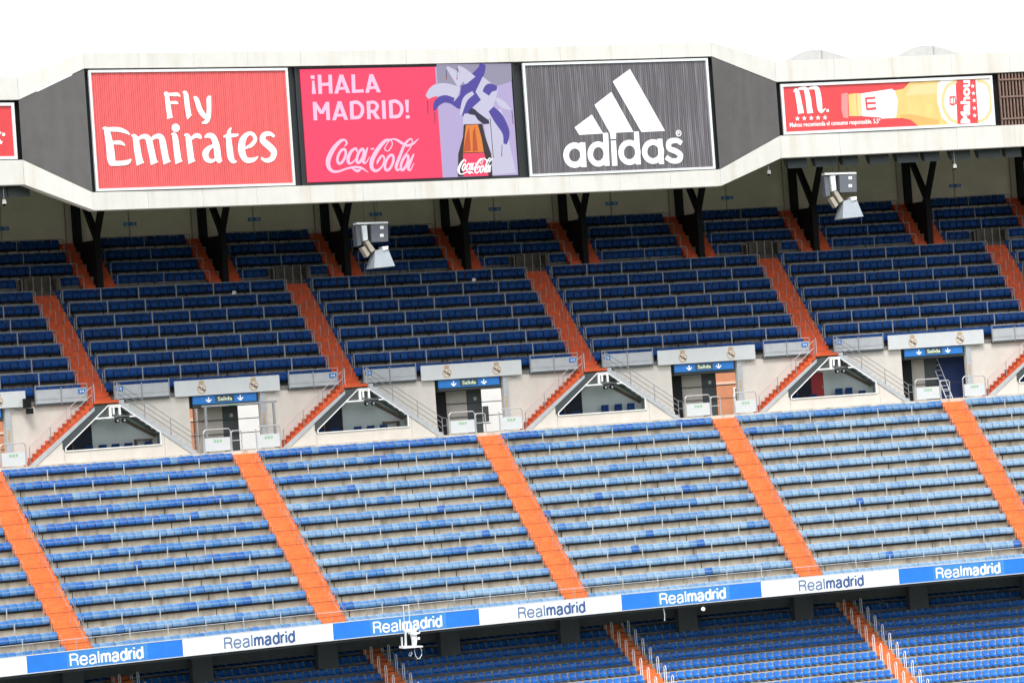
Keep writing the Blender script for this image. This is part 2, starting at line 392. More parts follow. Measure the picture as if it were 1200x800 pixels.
for bi, (a, b) in enumerate(mblocks):
    for i in range(MN):
        y, z = mrow(i); run = 0
        for n in range(NS):
            # fading: newer seats left, sun-bleached right, paler downwards; roof shade put into top rows' tone
            f = .9+(bi-1)*.75+(12-i)*.10-(1.2 if i == 12 else (.5 if i == 11 else 0))
            if run == 0: run = random.choice([1, 1, 2, 3, 4, 6, 9]); off = random.choice([0, 0, 0, 0, -1, 1])
            run -= 1
            t = f+off+random.gauss(0, .38)
            if random.random() < .018: t = .3
            t = max(0, min(4, int(round(t))))
            pitch = (b-a)/NS
            items.append((a+pitch*(n+.5), y, z, t, dict(b=bi, r=i+1, n=n, open=i > 0)))
def lab_mid(t, q):
    n = q['n']; side = 'from the left' if q['b'] > 0 else 'from the stairway'
    k = n if q['b'] > 0 else NS-1-n
    return f"{TONE[t]} folding seat, {ORD[k]} {side}, {ORD[q['r']-1]} row up, {BLK[q['b']]} middle block"
seats('folding_seat', mid_seat(), SM, items, lab_mid, 'remaining rows of sun faded blue folding seats across the middle tier', 'blue folding seats of the middle tier')
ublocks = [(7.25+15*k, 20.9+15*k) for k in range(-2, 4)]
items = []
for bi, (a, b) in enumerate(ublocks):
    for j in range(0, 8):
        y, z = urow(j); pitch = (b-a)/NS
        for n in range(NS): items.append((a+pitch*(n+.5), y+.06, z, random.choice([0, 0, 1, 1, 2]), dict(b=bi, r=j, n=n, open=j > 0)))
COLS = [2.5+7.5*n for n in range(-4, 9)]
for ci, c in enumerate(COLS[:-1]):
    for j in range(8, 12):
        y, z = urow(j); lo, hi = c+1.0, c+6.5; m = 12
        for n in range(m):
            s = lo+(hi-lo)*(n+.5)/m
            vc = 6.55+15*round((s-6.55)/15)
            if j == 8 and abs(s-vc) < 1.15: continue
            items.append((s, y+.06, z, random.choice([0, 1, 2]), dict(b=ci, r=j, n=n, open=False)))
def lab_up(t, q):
    return f"shaded blue seat, {ORD[q['n']]} from left, {ORD[q['r']-1]} row up from the barrier, {BLK[q['b']]} upper block"
seats('shaded_seat', mid_seat(.11), UPM, items, lab_up, 'remaining rows of blue seats shaded by the roof on the upper tier', 'shaded blue seats of the upper tier')
BA = [3.48+15*k for k in range(-2, 5)]                   # left edges of the bottom tier's stairways, .95 wide
items = []
for bi, a in enumerate(BA[:-1]):
    lo, hi = a+.95+.12, a+15-.12
    for b in range(-4, 16):
        y, z = brow(b)
        for n in range(29): items.append((lo+(hi-lo)*(n+.5)/29, y+.1, z, random.choice([0, 1, 2]), dict(b=bi, r=b, n=n, open=b > -2)))
def lab_bot(t, q):
    r = q['r']+2
    return f"bright blue bucket seat, {ORD[q['n']]} from left, {ORD[max(r,0)]} row under the overhang, {BLK[q['b']]} bottom block"
seats('bucket_seat', bucket_seat(), LOM, items, lab_bot, 'remaining rows of bright blue bucket seats on the bottom tier', 'bright blue bucket seats of the bottom tier')
# seat beams, widened and blackened to draw the shade line under seats (one per row and block)
def beam_rows(blocks, rowf, rows, dy, name, parent, m, legs=True, dz=0.):
    for a, b in blocks:
        for i in rows:
            y, z = rowf(i); mb = MB(); mb.box(a+.05, b-.05, y+dy+.75, y+dy+.90, z+.350+dz, z+.452+dz)
            for q in range(8 if legs else 0):
                s = a+.6+q*(b-a-1.2)/7; mb.box(s-.02, s+.02, y+dy+.84, y+dy+.90, z+.0, z+.365+dz)
            mb.build(name, m, parent)
beam_rows(mblocks, mrow, range(MN), 0, 'seat_beam_shade', mid, M['under_seat_shade'], False)
beam_rows(ublocks, urow, range(0, 8), .06, 'seat_beam_shade', upt, M['under_seat_shade'], True, -.11)
beam_rows([(c+1.0, c+6.5) for c in COLS[:-1]], urow, range(9, 12), .06, 'seat_beam_shade', upt, M['under_seat_shade'], True, -.11)

# ------------------------------------------------------------------ stairways
def stairway(name, label, s0, s1, rowf, i0, i1, tread, rise, m, group, sub=3, rail=True):
    y, z = rowf(i0); st = thing(name, label, 'stairway', (s0+s1)/2, y, z, group)
    step = None
    for i in range(i0, i1):
        for q in range(sub):
            yy, zz = rowf(i); ya = yy+tread*q/sub; zt = zz+rise*q/sub+.012
            if not (rowf is mstair and i == 0 and ya < .3):
                MB().box(s0, s1, ya-.012, ya+tread/sub-.016, zt-rise/sub-.02-random.random()*.004, zt-random.random()*.006).build('step', m, st)
                if q == 0 and sub == 3: MB().box(s0+.02, s1-.02, ya-.020, ya-.013, zt-.045, zt-.008).build('nosing', M['nose'], st)
    return st
MIDN = ['leftmost', 'second', 'third', 'fourth', 'rightmost']
for k in range(-1, 4):
    s1 = 15*k; s0 = s1-1.5
    st = stairway('orange_stairway', f'{MIDN[k+1]} long orange painted stairway between blocks of the middle tier', s0, s1, mstair, 0, MN, MT, MR, M['orange'], 'orange stairways of the middle tier')
    # low handrails down the right half, one every two rows
    for i in range(0, MN-1, 2):
        y, z = mstair(i); sm = s0+.95
        for d in (0, .34):
            MB().tube([(sm+d, y+.30, z+.22), (sm+d, y+.30, z+.95), (sm+d, y+1.75, z+.95+1.45*MR/MT), (sm+d, y+1.75, z+1.45*MR/MT+.2)], .014, 5).build('handrail', M['steel_d'], st)
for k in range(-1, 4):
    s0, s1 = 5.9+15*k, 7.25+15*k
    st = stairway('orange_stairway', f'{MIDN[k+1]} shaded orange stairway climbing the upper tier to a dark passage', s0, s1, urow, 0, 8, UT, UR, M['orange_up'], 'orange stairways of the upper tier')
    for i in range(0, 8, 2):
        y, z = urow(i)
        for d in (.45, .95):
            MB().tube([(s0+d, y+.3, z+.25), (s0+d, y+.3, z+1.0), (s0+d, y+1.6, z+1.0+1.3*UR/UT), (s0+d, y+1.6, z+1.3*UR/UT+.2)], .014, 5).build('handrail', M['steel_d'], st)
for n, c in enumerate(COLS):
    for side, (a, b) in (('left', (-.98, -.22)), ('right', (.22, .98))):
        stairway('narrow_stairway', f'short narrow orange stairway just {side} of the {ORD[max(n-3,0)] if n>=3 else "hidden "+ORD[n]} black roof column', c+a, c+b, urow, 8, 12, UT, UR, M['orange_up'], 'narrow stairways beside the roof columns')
BN = ['off-frame', 'far left', 'leftmost', 'second', 'third', 'rightmost', 'far right']
for k, a in enumerate(BA):
    if not -15 < a < 60: continue
    st = stairway('orange_stairway', f'{BN[k]} narrow orange stairway lined with hoop rails on the bottom tier', a, a+.95, lambda b: (BY+BT*(b-14)-0, BZ+BR*(b-14)), 0, 18, BT, BR, M['orange'], 'orange stairways of the bottom tier', sub=2)
    for b in range(-3, 14):
        y, z = brow(b)
        for s in (a-.06, a+1.01):
            pts = [(s, y+.10, z), (s, y+.10, z+.85)]+[(s, y+.10+.14*(1-math.cos(t)), z+.85+.14*math.sin(t)) for t in [math.pi*q/6 for q in range(1, 6)]]+[(s, y+.38, z+.85), (s, y+.38, z)]
            MB().tube(pts, .026, 6).build('hoop_rail', M['whitec'], st)

# ------------------------------------------------------------------ row rails
def row_rail(a, b, y, z, h, label, group, m, r=.017, posts=2.33, hoop=True, pr=.02):
    t = thing('row_rail', label, 'railing', (a+b)/2, y, z, group)
    MB().tube([(a, y, z), (a, y, z+h-.06), (a+.06, y, z+h), (b-.06, y, z+h), (b, y, z+h-.06), (b, y, z)], r, 5).build('top_rail', m, t)
    n = max(1, round((b-a)/posts))
    for q in range(1, n):
        s = a+(b-a)*q/n
        MB().box(s-pr, s+pr, y-pr*.6, y+pr*.6, z, z+h-.01).build('post', m, t)
    if hoop:
        for s in (a, b):
            MB().tube([(s, y+.02, z+h-.03), (s, y+.30, z+h-.10), (s, y+.36, z+h-.25), (s, y+.36, z+.1)], r, 5).build('end_hoop', m, t)
    return t
for bi, (a, b) in enumerate(mblocks):
    for i in range(1, MN):
        y, z = mrow(i)
        row_rail(a+.10, b-.10, y+.05, z, .70, f'thin grey rail in front of the {ORD[i]} seat row, {BLK[bi]} block of the middle tier', 'row rails of the middle tier', M['post'], .007, pr=.024)
for bi, (a, b) in enumerate(ublocks):
    for j in range(1, 8):
        y, z = urow(j)
        row_rail(a+.12, b-.12, y+.05, z, .84, f'grey rail in front of the {ORD[j]} shaded seat row, {BLK[bi]} block of the upper tier', 'row rails of the upper tier', M['railg'], .032, pr=.032)
for ci, c in enumerate(COLS[:-1]):
    for j in range(8, 12):
        y, z = urow(j)
        if j == 8 and ci % 2 == 0:
            for a, b, e in ((c+1.0, c+2.9, 'left'), (c+5.1, c+6.5, 'right')):
                row_rail(a, b, y+.05, z, .84, f'short grey rail {e} of a dark passage, {ORD[ci]} bay of the top rows', 'row rails of the top rows', M['railg'], .026, 1.9, False)
        else:
            row_rail(c+1.0, c+6.5, y+.05, z, .84, f'grey rail on the {ORD[j-8]} of the top rows, {ORD[ci]} bay between black roof columns', 'row rails of the top rows', M['railg'], .026, 2.75, False)
# passages at the head of the upper stairways
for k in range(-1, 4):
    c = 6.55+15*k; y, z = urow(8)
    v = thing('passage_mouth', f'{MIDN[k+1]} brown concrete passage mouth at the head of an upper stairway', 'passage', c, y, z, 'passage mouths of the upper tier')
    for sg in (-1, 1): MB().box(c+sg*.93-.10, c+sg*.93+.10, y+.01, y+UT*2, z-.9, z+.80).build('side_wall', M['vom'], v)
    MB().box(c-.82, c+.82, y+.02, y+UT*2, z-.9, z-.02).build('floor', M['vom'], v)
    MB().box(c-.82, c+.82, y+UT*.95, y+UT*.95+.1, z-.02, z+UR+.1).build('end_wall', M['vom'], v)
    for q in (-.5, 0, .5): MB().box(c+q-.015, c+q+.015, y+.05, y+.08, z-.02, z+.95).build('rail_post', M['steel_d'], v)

# ------------------------------------------------------------------ fascia with club banners
def word(*gl):
    x = 0; L = []
    for g, adv in gl:
        for st in g:
            if isinstance(st, tuple): L.append(([(p[0]+x, p[1]) for p in st[0]],))
            else: L.append([(p[0]+x, p[1]) for p in st])
        x += adv
    return L, x-.12
gR = [[(.05, 0), (.05, 1)], [(.05, .95), (.40, .95), (.58, .86), (.60, .70), (.52, .55), (.38, .51), (.05, .51)], [(.38, .50), (.56, .38), (.60, 0)]]
gE = [[(.05, .37), (.58, .37)], [(.58, .37), (.54, .60), (.32, .72), (.12, .62), (.05, .36), (.12, .10), (.32, 0), (.50, .07), (.58, .20)]]
gA = [[(.08, .54), (.14, .67), (.30, .72), (.47, .66), (.51, .50), (.51, .12), (.58, .01)], [(.51, .43), (.28, .38), (.09, .30), (.06, .14), (.14, .02), (.30, .0), (.45, .09), (.51, .22)]]
gL = [[(.06, 0), (.06, 1)]]
gM = [[(.06, 0), (.06, .72)], [(.06, .46), (.14, .64), (.28, .70), (.40, .62), (.42, .46), (.42, 0)], [(.42, .46), (.50, .64), (.64, .70), (.76, .62), (.78, .46), (.78, 0)]]
gD = [([(.30+.24*math.cos(2*math.pi*i/12), .355+.345*math.sin(2*math.pi*i/12)) for i in range(12)],), [(.56, 0), (.56, 1)]]
gr = [[(.06, 0), (.06, .72)], [(.06, .42), (.13, .60), (.24, .69), (.36, .69)]]
gi = [[(.06, 0), (.06, .70)], [(.06, .86), (.06, 1.0)]]
REAL = word((gR, .76), (gE, .72), (gA, .70), (gL, .24)); MADRID = word((gM, .98), (gA, .74), (gD, .74), (gr, .46), (gi, .24), (gD, .74))
P0, PW = -19.025, 8.939
fz0, fz1 = -.90, 0.
par = solo(MB().box(S_MIN, S_MAX, .06, .30, -.96, -.01), 'parapet', 'concrete parapet wall along the front edge of the middle tier', 'parapet', M['conc_dark'], 12, .1, -1)
FN = ['hidden far left', 'leftmost', 'second', 'third', 'fourth', 'fifth', 'sixth', 'seventh', 'hidden far right', 'farthest right']
for k in range(-1, 9):
    a = P0+PW*k; blue = (k % 2 == 0); c = a+PW/2
    t = thing('banner_panel', f'{FN[k+1]} {"blue" if blue else "white"} lettered banner panel along the middle tier edge', 'banner', c, 0, fz0, 'club banners along the parapet')
    MB().box(a+.006, a+PW-.006, 0, .05, fz0, fz1, 1.5).build('board', M['blue_fas'] if blue else M['letter'], t)
    MB().box(a+.004, a+PW-.004, -.012, .056, fz1+.003, fz1+.045).build('top_trim', M['alu'], t)
    MB().box(a+.004, a+PW-.004, -.012, .056, fz0-.045, fz0-.003).build('bottom_trim', M['alu'], t)
    if blue:
        MB().box(a+2.25, a+6.9, -.006, -.001, fz0+.02, fz1-.02, 1.2).build('patch', M['blue_fas2'], t)
    yy = -.012
    for word, x0, x1, hw, mm in ((REAL, a+2.42, a+4.10, .046, M['letter'] if blue else M['navy2']), (MADRID, a+4.20, a+6.62, .060, M['letter'] if blue else M['navy'])):
        kx = (x1-x0)/word[1]; mb = MB()
        for n_, st in enumerate(word[0]):
            closed = isinstance(st, tuple); q = st[0] if closed else st
            mb.ribbon([(x0+p[0]*kx, fz0+.135+p[1]*.62, hw) for p in q], -.014-.004*(n_ % 4), .006, 4, closed)
        mb.build('lettering', mm, t)
# rail on top of the parapet
for k in range(-1, 4):
    a, b = 15*k-14.9, 15*k+.1
    t = thing('parapet_rail', f'{MIDN[k+1]} stretch of thin grey handrail above the club banners', 'railing', (a+b)/2, .12, 0, 'handrails above the banners')
    MB().tube([(a, .12, .62), (b, .12, .62)], .022, 6).build('top_rail', M['steel'], t)
    for q in range(6):
        s = a+1.3+q*2.5
        MB().tube([(s, .18, -.05), (s, .18, .45), (s, .12, .62)], .022, 5).build('post', M['steel'], t)
        if q % 2 == 0: MB().tube([(s, .15, .6), (s-.18, .5, .45), (s-.2, .75, .1), (s-.2, .8, -.35)], .018, 5).build('stay', M['steel'], t)

# columns under the overhang
for n in range(-3, 6):
    c = 8.24+7.5*n
    t = thing('concrete_column', f'{ORD[n+3]} square grey column from the left under the banner edge', 'column', c, 5.8, -5, 'columns under the middle tier')
    MB().box(c-.6, c+.6, 5.6, 6.15, -5.2, -1.11).build('shaft', M['conc_dark'], t)
    MB().prism([(4.1, -1.11), (5.59, -1.11), (5.59, -1.5)], c-.6, c+.6).build('bracket', M['conc_dark'], t)

# ------------------------------------------------------------------ concourse level: walls, booths, stairs, exits
WZ = 9.853                                             # walkway level
YB, YW = 13.6, 14.55
W5 = ['leftmost', 'second', 'third', 'fourth', 'rightmost']
def zl(d): return 9.9+(d+4.97)*.778                     # pitch line of the left stair (d from booth centre)
def zr(d): return 13.3-(d-.35)*.747
for k in range(-2, 4):
    c = 6.95+15*k; nm = 'hidden' if k == -2 else W5[k+1]
    # wall between two exits
    if k > -2:
        t = thing('concourse_wall', f'{nm} cream plastered wall behind a booth and its two stairs', 'wall', c, YW, WZ, 'plastered walls of the concourse')
        for a, b in ((-5.9, -2.32), (-2.305, 1.3), (1.315, 4.9)):
            MB().box(c+a, c+b, YW, YW+.25, WZ, 13.32).build('wall_panel', M['plaster'], t)
        MB().box(c-5.88, c-5.55, YW-.12, YW-.004, WZ, 13.30).build('pilaster', M['barrier'], t)
        MB().box(c-5.80, c-5.66, YW-.135, YW-.124, 11.3, 12.0).build('plate', M['gold'], t)
        MB().box(c-5.3, c-4.9, YW-.02, YW-.004, 13.10, 13.16).build('plaque', M['steel_d'], t)
    else:
        t = thing('concourse_wall', 'cream plastered wall stub at the left picture edge', 'wall', c, YW, WZ, 'plastered walls of the concourse')
        MB().box(c-5.9, c+4.9, YW, YW+.25, WZ, 13.32).build('wall_panel', M['plaster'], t)
    if k == -2: continue
    # booth ------------------------------------------------------------
    t = thing('commentary_booth', f'{nm} gabled white booth with a wide window under the twin stairs', 'booth', c, YB, WZ, 'gabled booths under the stairs')
    ob = .22
    MB().plate([(c-4.75, WZ), (c-2.92, WZ), (c-2.92, zl(-2.92)-ob-.02), (c-4.72, WZ+.03)], YB, YB+.12).build('wall_panel', M['plaster'], t)
    MB().plate([(c-2.905, WZ), (c+2.95, WZ), (c+2.95, zr(2.95)-ob-.02), (c+2.80, zr(2.80)-ob-.02), (c+2.80, 10.52), (c-2.905, 10.52)], YB, YB+.12).build('wall_panel', M['plaster'], t)
    MB().plate([(c+2.965, WZ), (c+4.6, WZ), (c+2.965, zr(2.965)-ob-.02)], YB, YB+.12).build('wall_panel', M['plaster'], t)
    # dark trim following the gable: left band is wide, right band thin
    wl = lambda d: 10.75+(d+2.84)*(13.02-10.75)/(2.84-.24)
    MB().plate([(c-3.0, zl(-3.0)-ob-.55), (c-2.86, 10.70), (c-.22, 13.06), (c+.45, 13.06), (c+2.79, 11.26), (c+2.93, zr(2.93)-.08), (c+.52, zr(.52)-.08), (c-1.02, zl(-1.02)+.07), (c-3.0, zl(-3.0)-ob+.0)], YB-.03, YB+.10).build('gable_trim', M['trim'], t)
    fo = [(c-2.84, 10.56), (c+2.74, 10.56), (c+2.74, 11.28), (c+.42, 13.05), (c-.20, 13.05), (c-2.84, 10.75)]
    def bar(p, q, h=.028, y0=YB-.06, y1=YB+.06):
        return MB().ribbon([(p[0], p[1], h), (q[0], q[1], h)], y0-random.random()*.008, y1-y0)
    for i in range(6): bar(fo[i], fo[(i+1) % 6]).build('window_frame', M['whitec'], t)
    bar((c-1.0, 12.33), (c+1.32, 12.33), .042, YB-.072).build('window_frame', M['whitec'], t)
    bx = MB(); bx.box(c-.20, c-.06, YB-.10, YB-.01, 12.38, 13.0); bx.box(c-.20, c+.48, YB-.10, YB-.01, 12.90, 13.0); bx.box(c+.36, c+.48, YB-.10, YB-.01, 12.45, 12.9); bx.box(c+.02, c+.12, YB-.09, YB-.02, 12.5, 12.9)
    bx.build('apex_box', M['whitec'], t)
    MB().plate([(c-2.80, 10.60), (c+2.70, 10.60), (c+2.70, 11.26), (c+.40, 13.0), (c-.18, 13.0), (c-2.80, 10.74)], YB+.07, YB+.085).build('window_pane', M['glass'], t)
    # room behind
    MB().box(c-2.9, c+2.9, YB+.13, YW-.02, 10.20, 10.26).build('room_floor', M['plaster'], t)
    MB().plate([(c-.95, 10.27), (c+2.9, 10.27), (c+2.9, 11.1), (c+.4, 12.92), (c-.8, 12.92), (c-.95, 12.8)], YW-.10, YW-.03).build('room_wall', mat('booth_grey', (.80, .81, .79), .8, .05, 1.5), t)
    MB().ribbon([(c+.95, 12.15, .09), (c+2.75, 11.05, .09)], YW-.16, .05).build('stair_underside', M['wood'], t)
    MB().ribbon([(c-2.1, 10.3, .03), (c-2.1, 11.6, .03)], YW-.14, .03).build('curtain_post', M['wood'], t)
    MB().plate([(c-2.9, 10.27), (c-.96, 10.27), (c-.96, 12.75), (c-2.9, 11.3)], YW-.09, YW-.03).build('dark_curtain', mat('curtain_navy', (.012, .014, .028), .8), t)
    MB().box(c+2.84, c+2.92, YB+.13, YW-.11, 10.27, 11.3).build('room_end', M['crestp'], t)
    fl = thing('spotlight_cluster', f'black cluster of two spotlights at the window of the {nm} booth', 'spotlight', c+.4, YB-.2, 12.2, 'spotlight clusters on the booths')
    MB().box(c+.05, c+.9, YB-.30, YB-.12, 12.28, 12.36).build('bracket', M['dark'], fl)
    for q in (.18, .58):
        MB().cyl((c+q, YB-.34, 12.12), .13, 'y', .2, 10).build('lamp_head', M['dark'], fl)
        MB().cyl((c+q, YB-.35, 12.12), .06, 'y', .012, 8).build('lamp_glass', M['steel'], fl)
    # blue chairs inside, seen over the sill
    spots = {-1: (-1.3, -.5, .25, 1.0, 2.2), 0: (-2.5, -1.6, -.2, .6, 1.4), 1: (-2.5, -1.5, .35, 1.2, 2.0), 2: (-2.4, -1.2, .5, 1.15, 2.0), 3: (-2.3, -1.5, .2)}[k]
    for n, q in enumerate(spots):
        big = .25 if (k, n) in ((1, 2), (1, 3), (1, 4), (2, 2), (2, 3)) else 0
        ch = thing('booth_chair', f'{ORD[n]} blue chair from the left inside the {nm} booth', 'chair', c+q, YB+.35, 10.26, 'chairs inside the booths')
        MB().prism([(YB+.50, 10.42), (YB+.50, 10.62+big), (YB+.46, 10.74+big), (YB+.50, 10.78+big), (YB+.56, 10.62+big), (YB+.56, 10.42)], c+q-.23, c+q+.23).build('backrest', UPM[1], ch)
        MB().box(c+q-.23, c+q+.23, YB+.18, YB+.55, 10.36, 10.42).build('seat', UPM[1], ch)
        MB().box(c+q-.03, c+q+.03, YB+.33, YB+.39, 10.262, 10.355).build('leg', M['dark'], ch)
    if k in (-1, 0):
        d = thing('desk', f'brown wooden desk in the right corner of the {nm} booth', 'desk', c+1.9, YB+.5, 10.26)
        MB().box(c+1.45, c+2.45, YB+.45, YW-.12, 10.90, 10.96).build('desk_top', M['wood'], d)
        MB().box(c+1.47, c+1.53, YB+.47, YW-.13, 10.262, 10.895).build('leg', M['wood'], d); MB().box(c+2.36, c+2.42, YB+.47, YW-.13, 10.262, 10.895).build('leg', M['wood'], d)
    if k == 2:
        d = thing('red_door', 'red door leaf at the back of the booth with a red panel', 'door', c-.75, YW-.14, 10.26)
        MB().box(c-1.15, c-.35, YW-.14, YW-.105, 10.27, 12.15).build('leaf', mat('door_red', (.55, .02, .02), .5), d); MB().box(c-.45, c-.41, YW-.18, YW-.143, 11.1, 11.25).build('handle', M['steel'], d)
    # stairs ------------------------------------------------------------
    NST = 15
    lf = thing('side_stairs', f'orange side stairs falling left from the landing over the {nm} booth', 'stairs', c-2.8, YB, WZ, 'orange stairs left of the booths')
    rg = thing('side_stairs', f'grey side stairs falling right from the landing over the {nm} booth', 'stairs', c+2.6, YB, WZ, 'grey stairs right of the booths')
    for n in range(NST):
        d0 = -4.97+n*(3.95/NST); d1 = d0+3.95/NST; zt = WZ+(n+1)*(13.33-WZ)/NST
        MB().box(c+d0, c+d1-.004, YB+.05, YW-.01, zt-.42, zt).build('step', M['orange_up'], lf)
        e1 = 4.9-n*(4.45/NST); e0 = e1-4.45/NST
        MB().box(c+e0+.004, c+e1, YB+.02, YW-.01, zt-.42, zt).build('step', M['barrier'], rg)
    MB().plate([(c-5.0, WZ), (c-4.6, WZ), (c-1.02, zl(-1.02)-.17), (c-1.02, zl(-1.02)+.03)], YB-.055, YB+.04).build('string', M['barrier'], lf)
    MB().plate([(c+.50, zr(.5)+.00), (c+.50, zr(.5)-.15), (c+4.55, WZ), (c+4.95, WZ)], YB-.055, YB+.01).build('string', M['barrier'], rg)
    def rails(th, x0, z0, x1, z1, hs, npost, y):
        for h in hs: MB().tube([(c+x0, y, z0+h), (c+x1, y, z1+h)], .022, 6).build('handrail', M['steel_d'], th)
        for q in range(npost):
            u = q/(npost-1); MB().tube([(c+x0+(x1-x0)*u, y, z0+(z1-z0)*u), (c+x0+(x1-x0)*u, y, z0+(z1-z0)*u+max(hs))], .024, 6).build('post', M['steel_d'], th)
    rails(lf, -4.9, WZ+.1, -1.1, 13.2, (.55, 1.0), 4, YB+.02)
    rails(rg, 4.85, WZ+.1, .45, 13.3, (.35, .68, 1.0), 4, YB+.0)
    MB().tube([(c+4.85, YB, WZ+1.1), (c+5.15, YB, WZ+1.05), (c+5.15, YB, WZ)], .024, 6).build('rail_end', M['steel_d'], rg)
    MB().tube([(c+4.85, YB, WZ+.6), (c+5.6, YB, WZ+.6)], .02, 6).build('rail_end', M['steel_d'], rg)
    ld = thing('orange_landing', f'small orange landing above the {nm} booth between its two stairs', 'landing', c, YB, 13.2, 'orange landings over the booths')
    MB().box(c-1.02, c+.44, YB+.02, 14.487, 13.18, 13.35).build('deck', M['orange_up'], ld)
    MB().tube([(c-.95, YB+.05, 13.35), (c-.95, YB+.05, 14.35)], .026, 6).build('post', M['steel'], ld); MB().tube([(c+.40, YB+.05, 13.35), (c+.40, YB+.05, 14.35)], .026, 6).build('post', M['steel'], ld)
    # barriers of the upper tier on both sides of the stairway
    for side, a, b in (('left', -4.15, -1.10), ('right', .43, 3.72)):
        br = thing('barrier', f'grey panelled barrier {side} of the {nm} upper stairway foot', 'barrier', c+(a+b)/2, 14.3, 13.3, 'grey barriers of the upper tier')
        h = (a+b)/2
        for p, q in ((a, h-.01), (h+.01, b)): MB().box(c+p, c+q, 14.30, 14.34, 13.40, 14.20).build('panel', M['barrier'], br)
        MB().box(c+a, c+b, 14.285, 14.295, 13.62, 13.65).build('seam_rail', M['steel_d'], br)
        MB().box(c+a, c+b, 14.33, 14.48, 13.27, 13.395).build('shadow_gap', M['trim'], br)  # dark strip coloured as the shadow gap below the panels
        MB().tube([(c+a, 14.28, 14.42), (c+b, 14.28, 14.42)], .02, 6).build('top_rail', M['steel'], br)
        for q in (a+.03, h, b-.03): MB().box(c+q-.025, c+q+.025, 14.255, 14.297, 13.3, 14.46 if q != h else 14.3).build('post', M['steel_d'], br)
        q = b-.55 if side == 'left' else a+.12
        MB().box(c+q, c+q+.42, 14.265, 14.28, 13.85, 14.12).build('number_plate', M['blue_sign'], br)
        MB().text('24' if side == 'left' else '25', c+q+.08, c+q+.34, 13.92, 14.05, 14.255, .01).build('numerals', M['letter'], br)
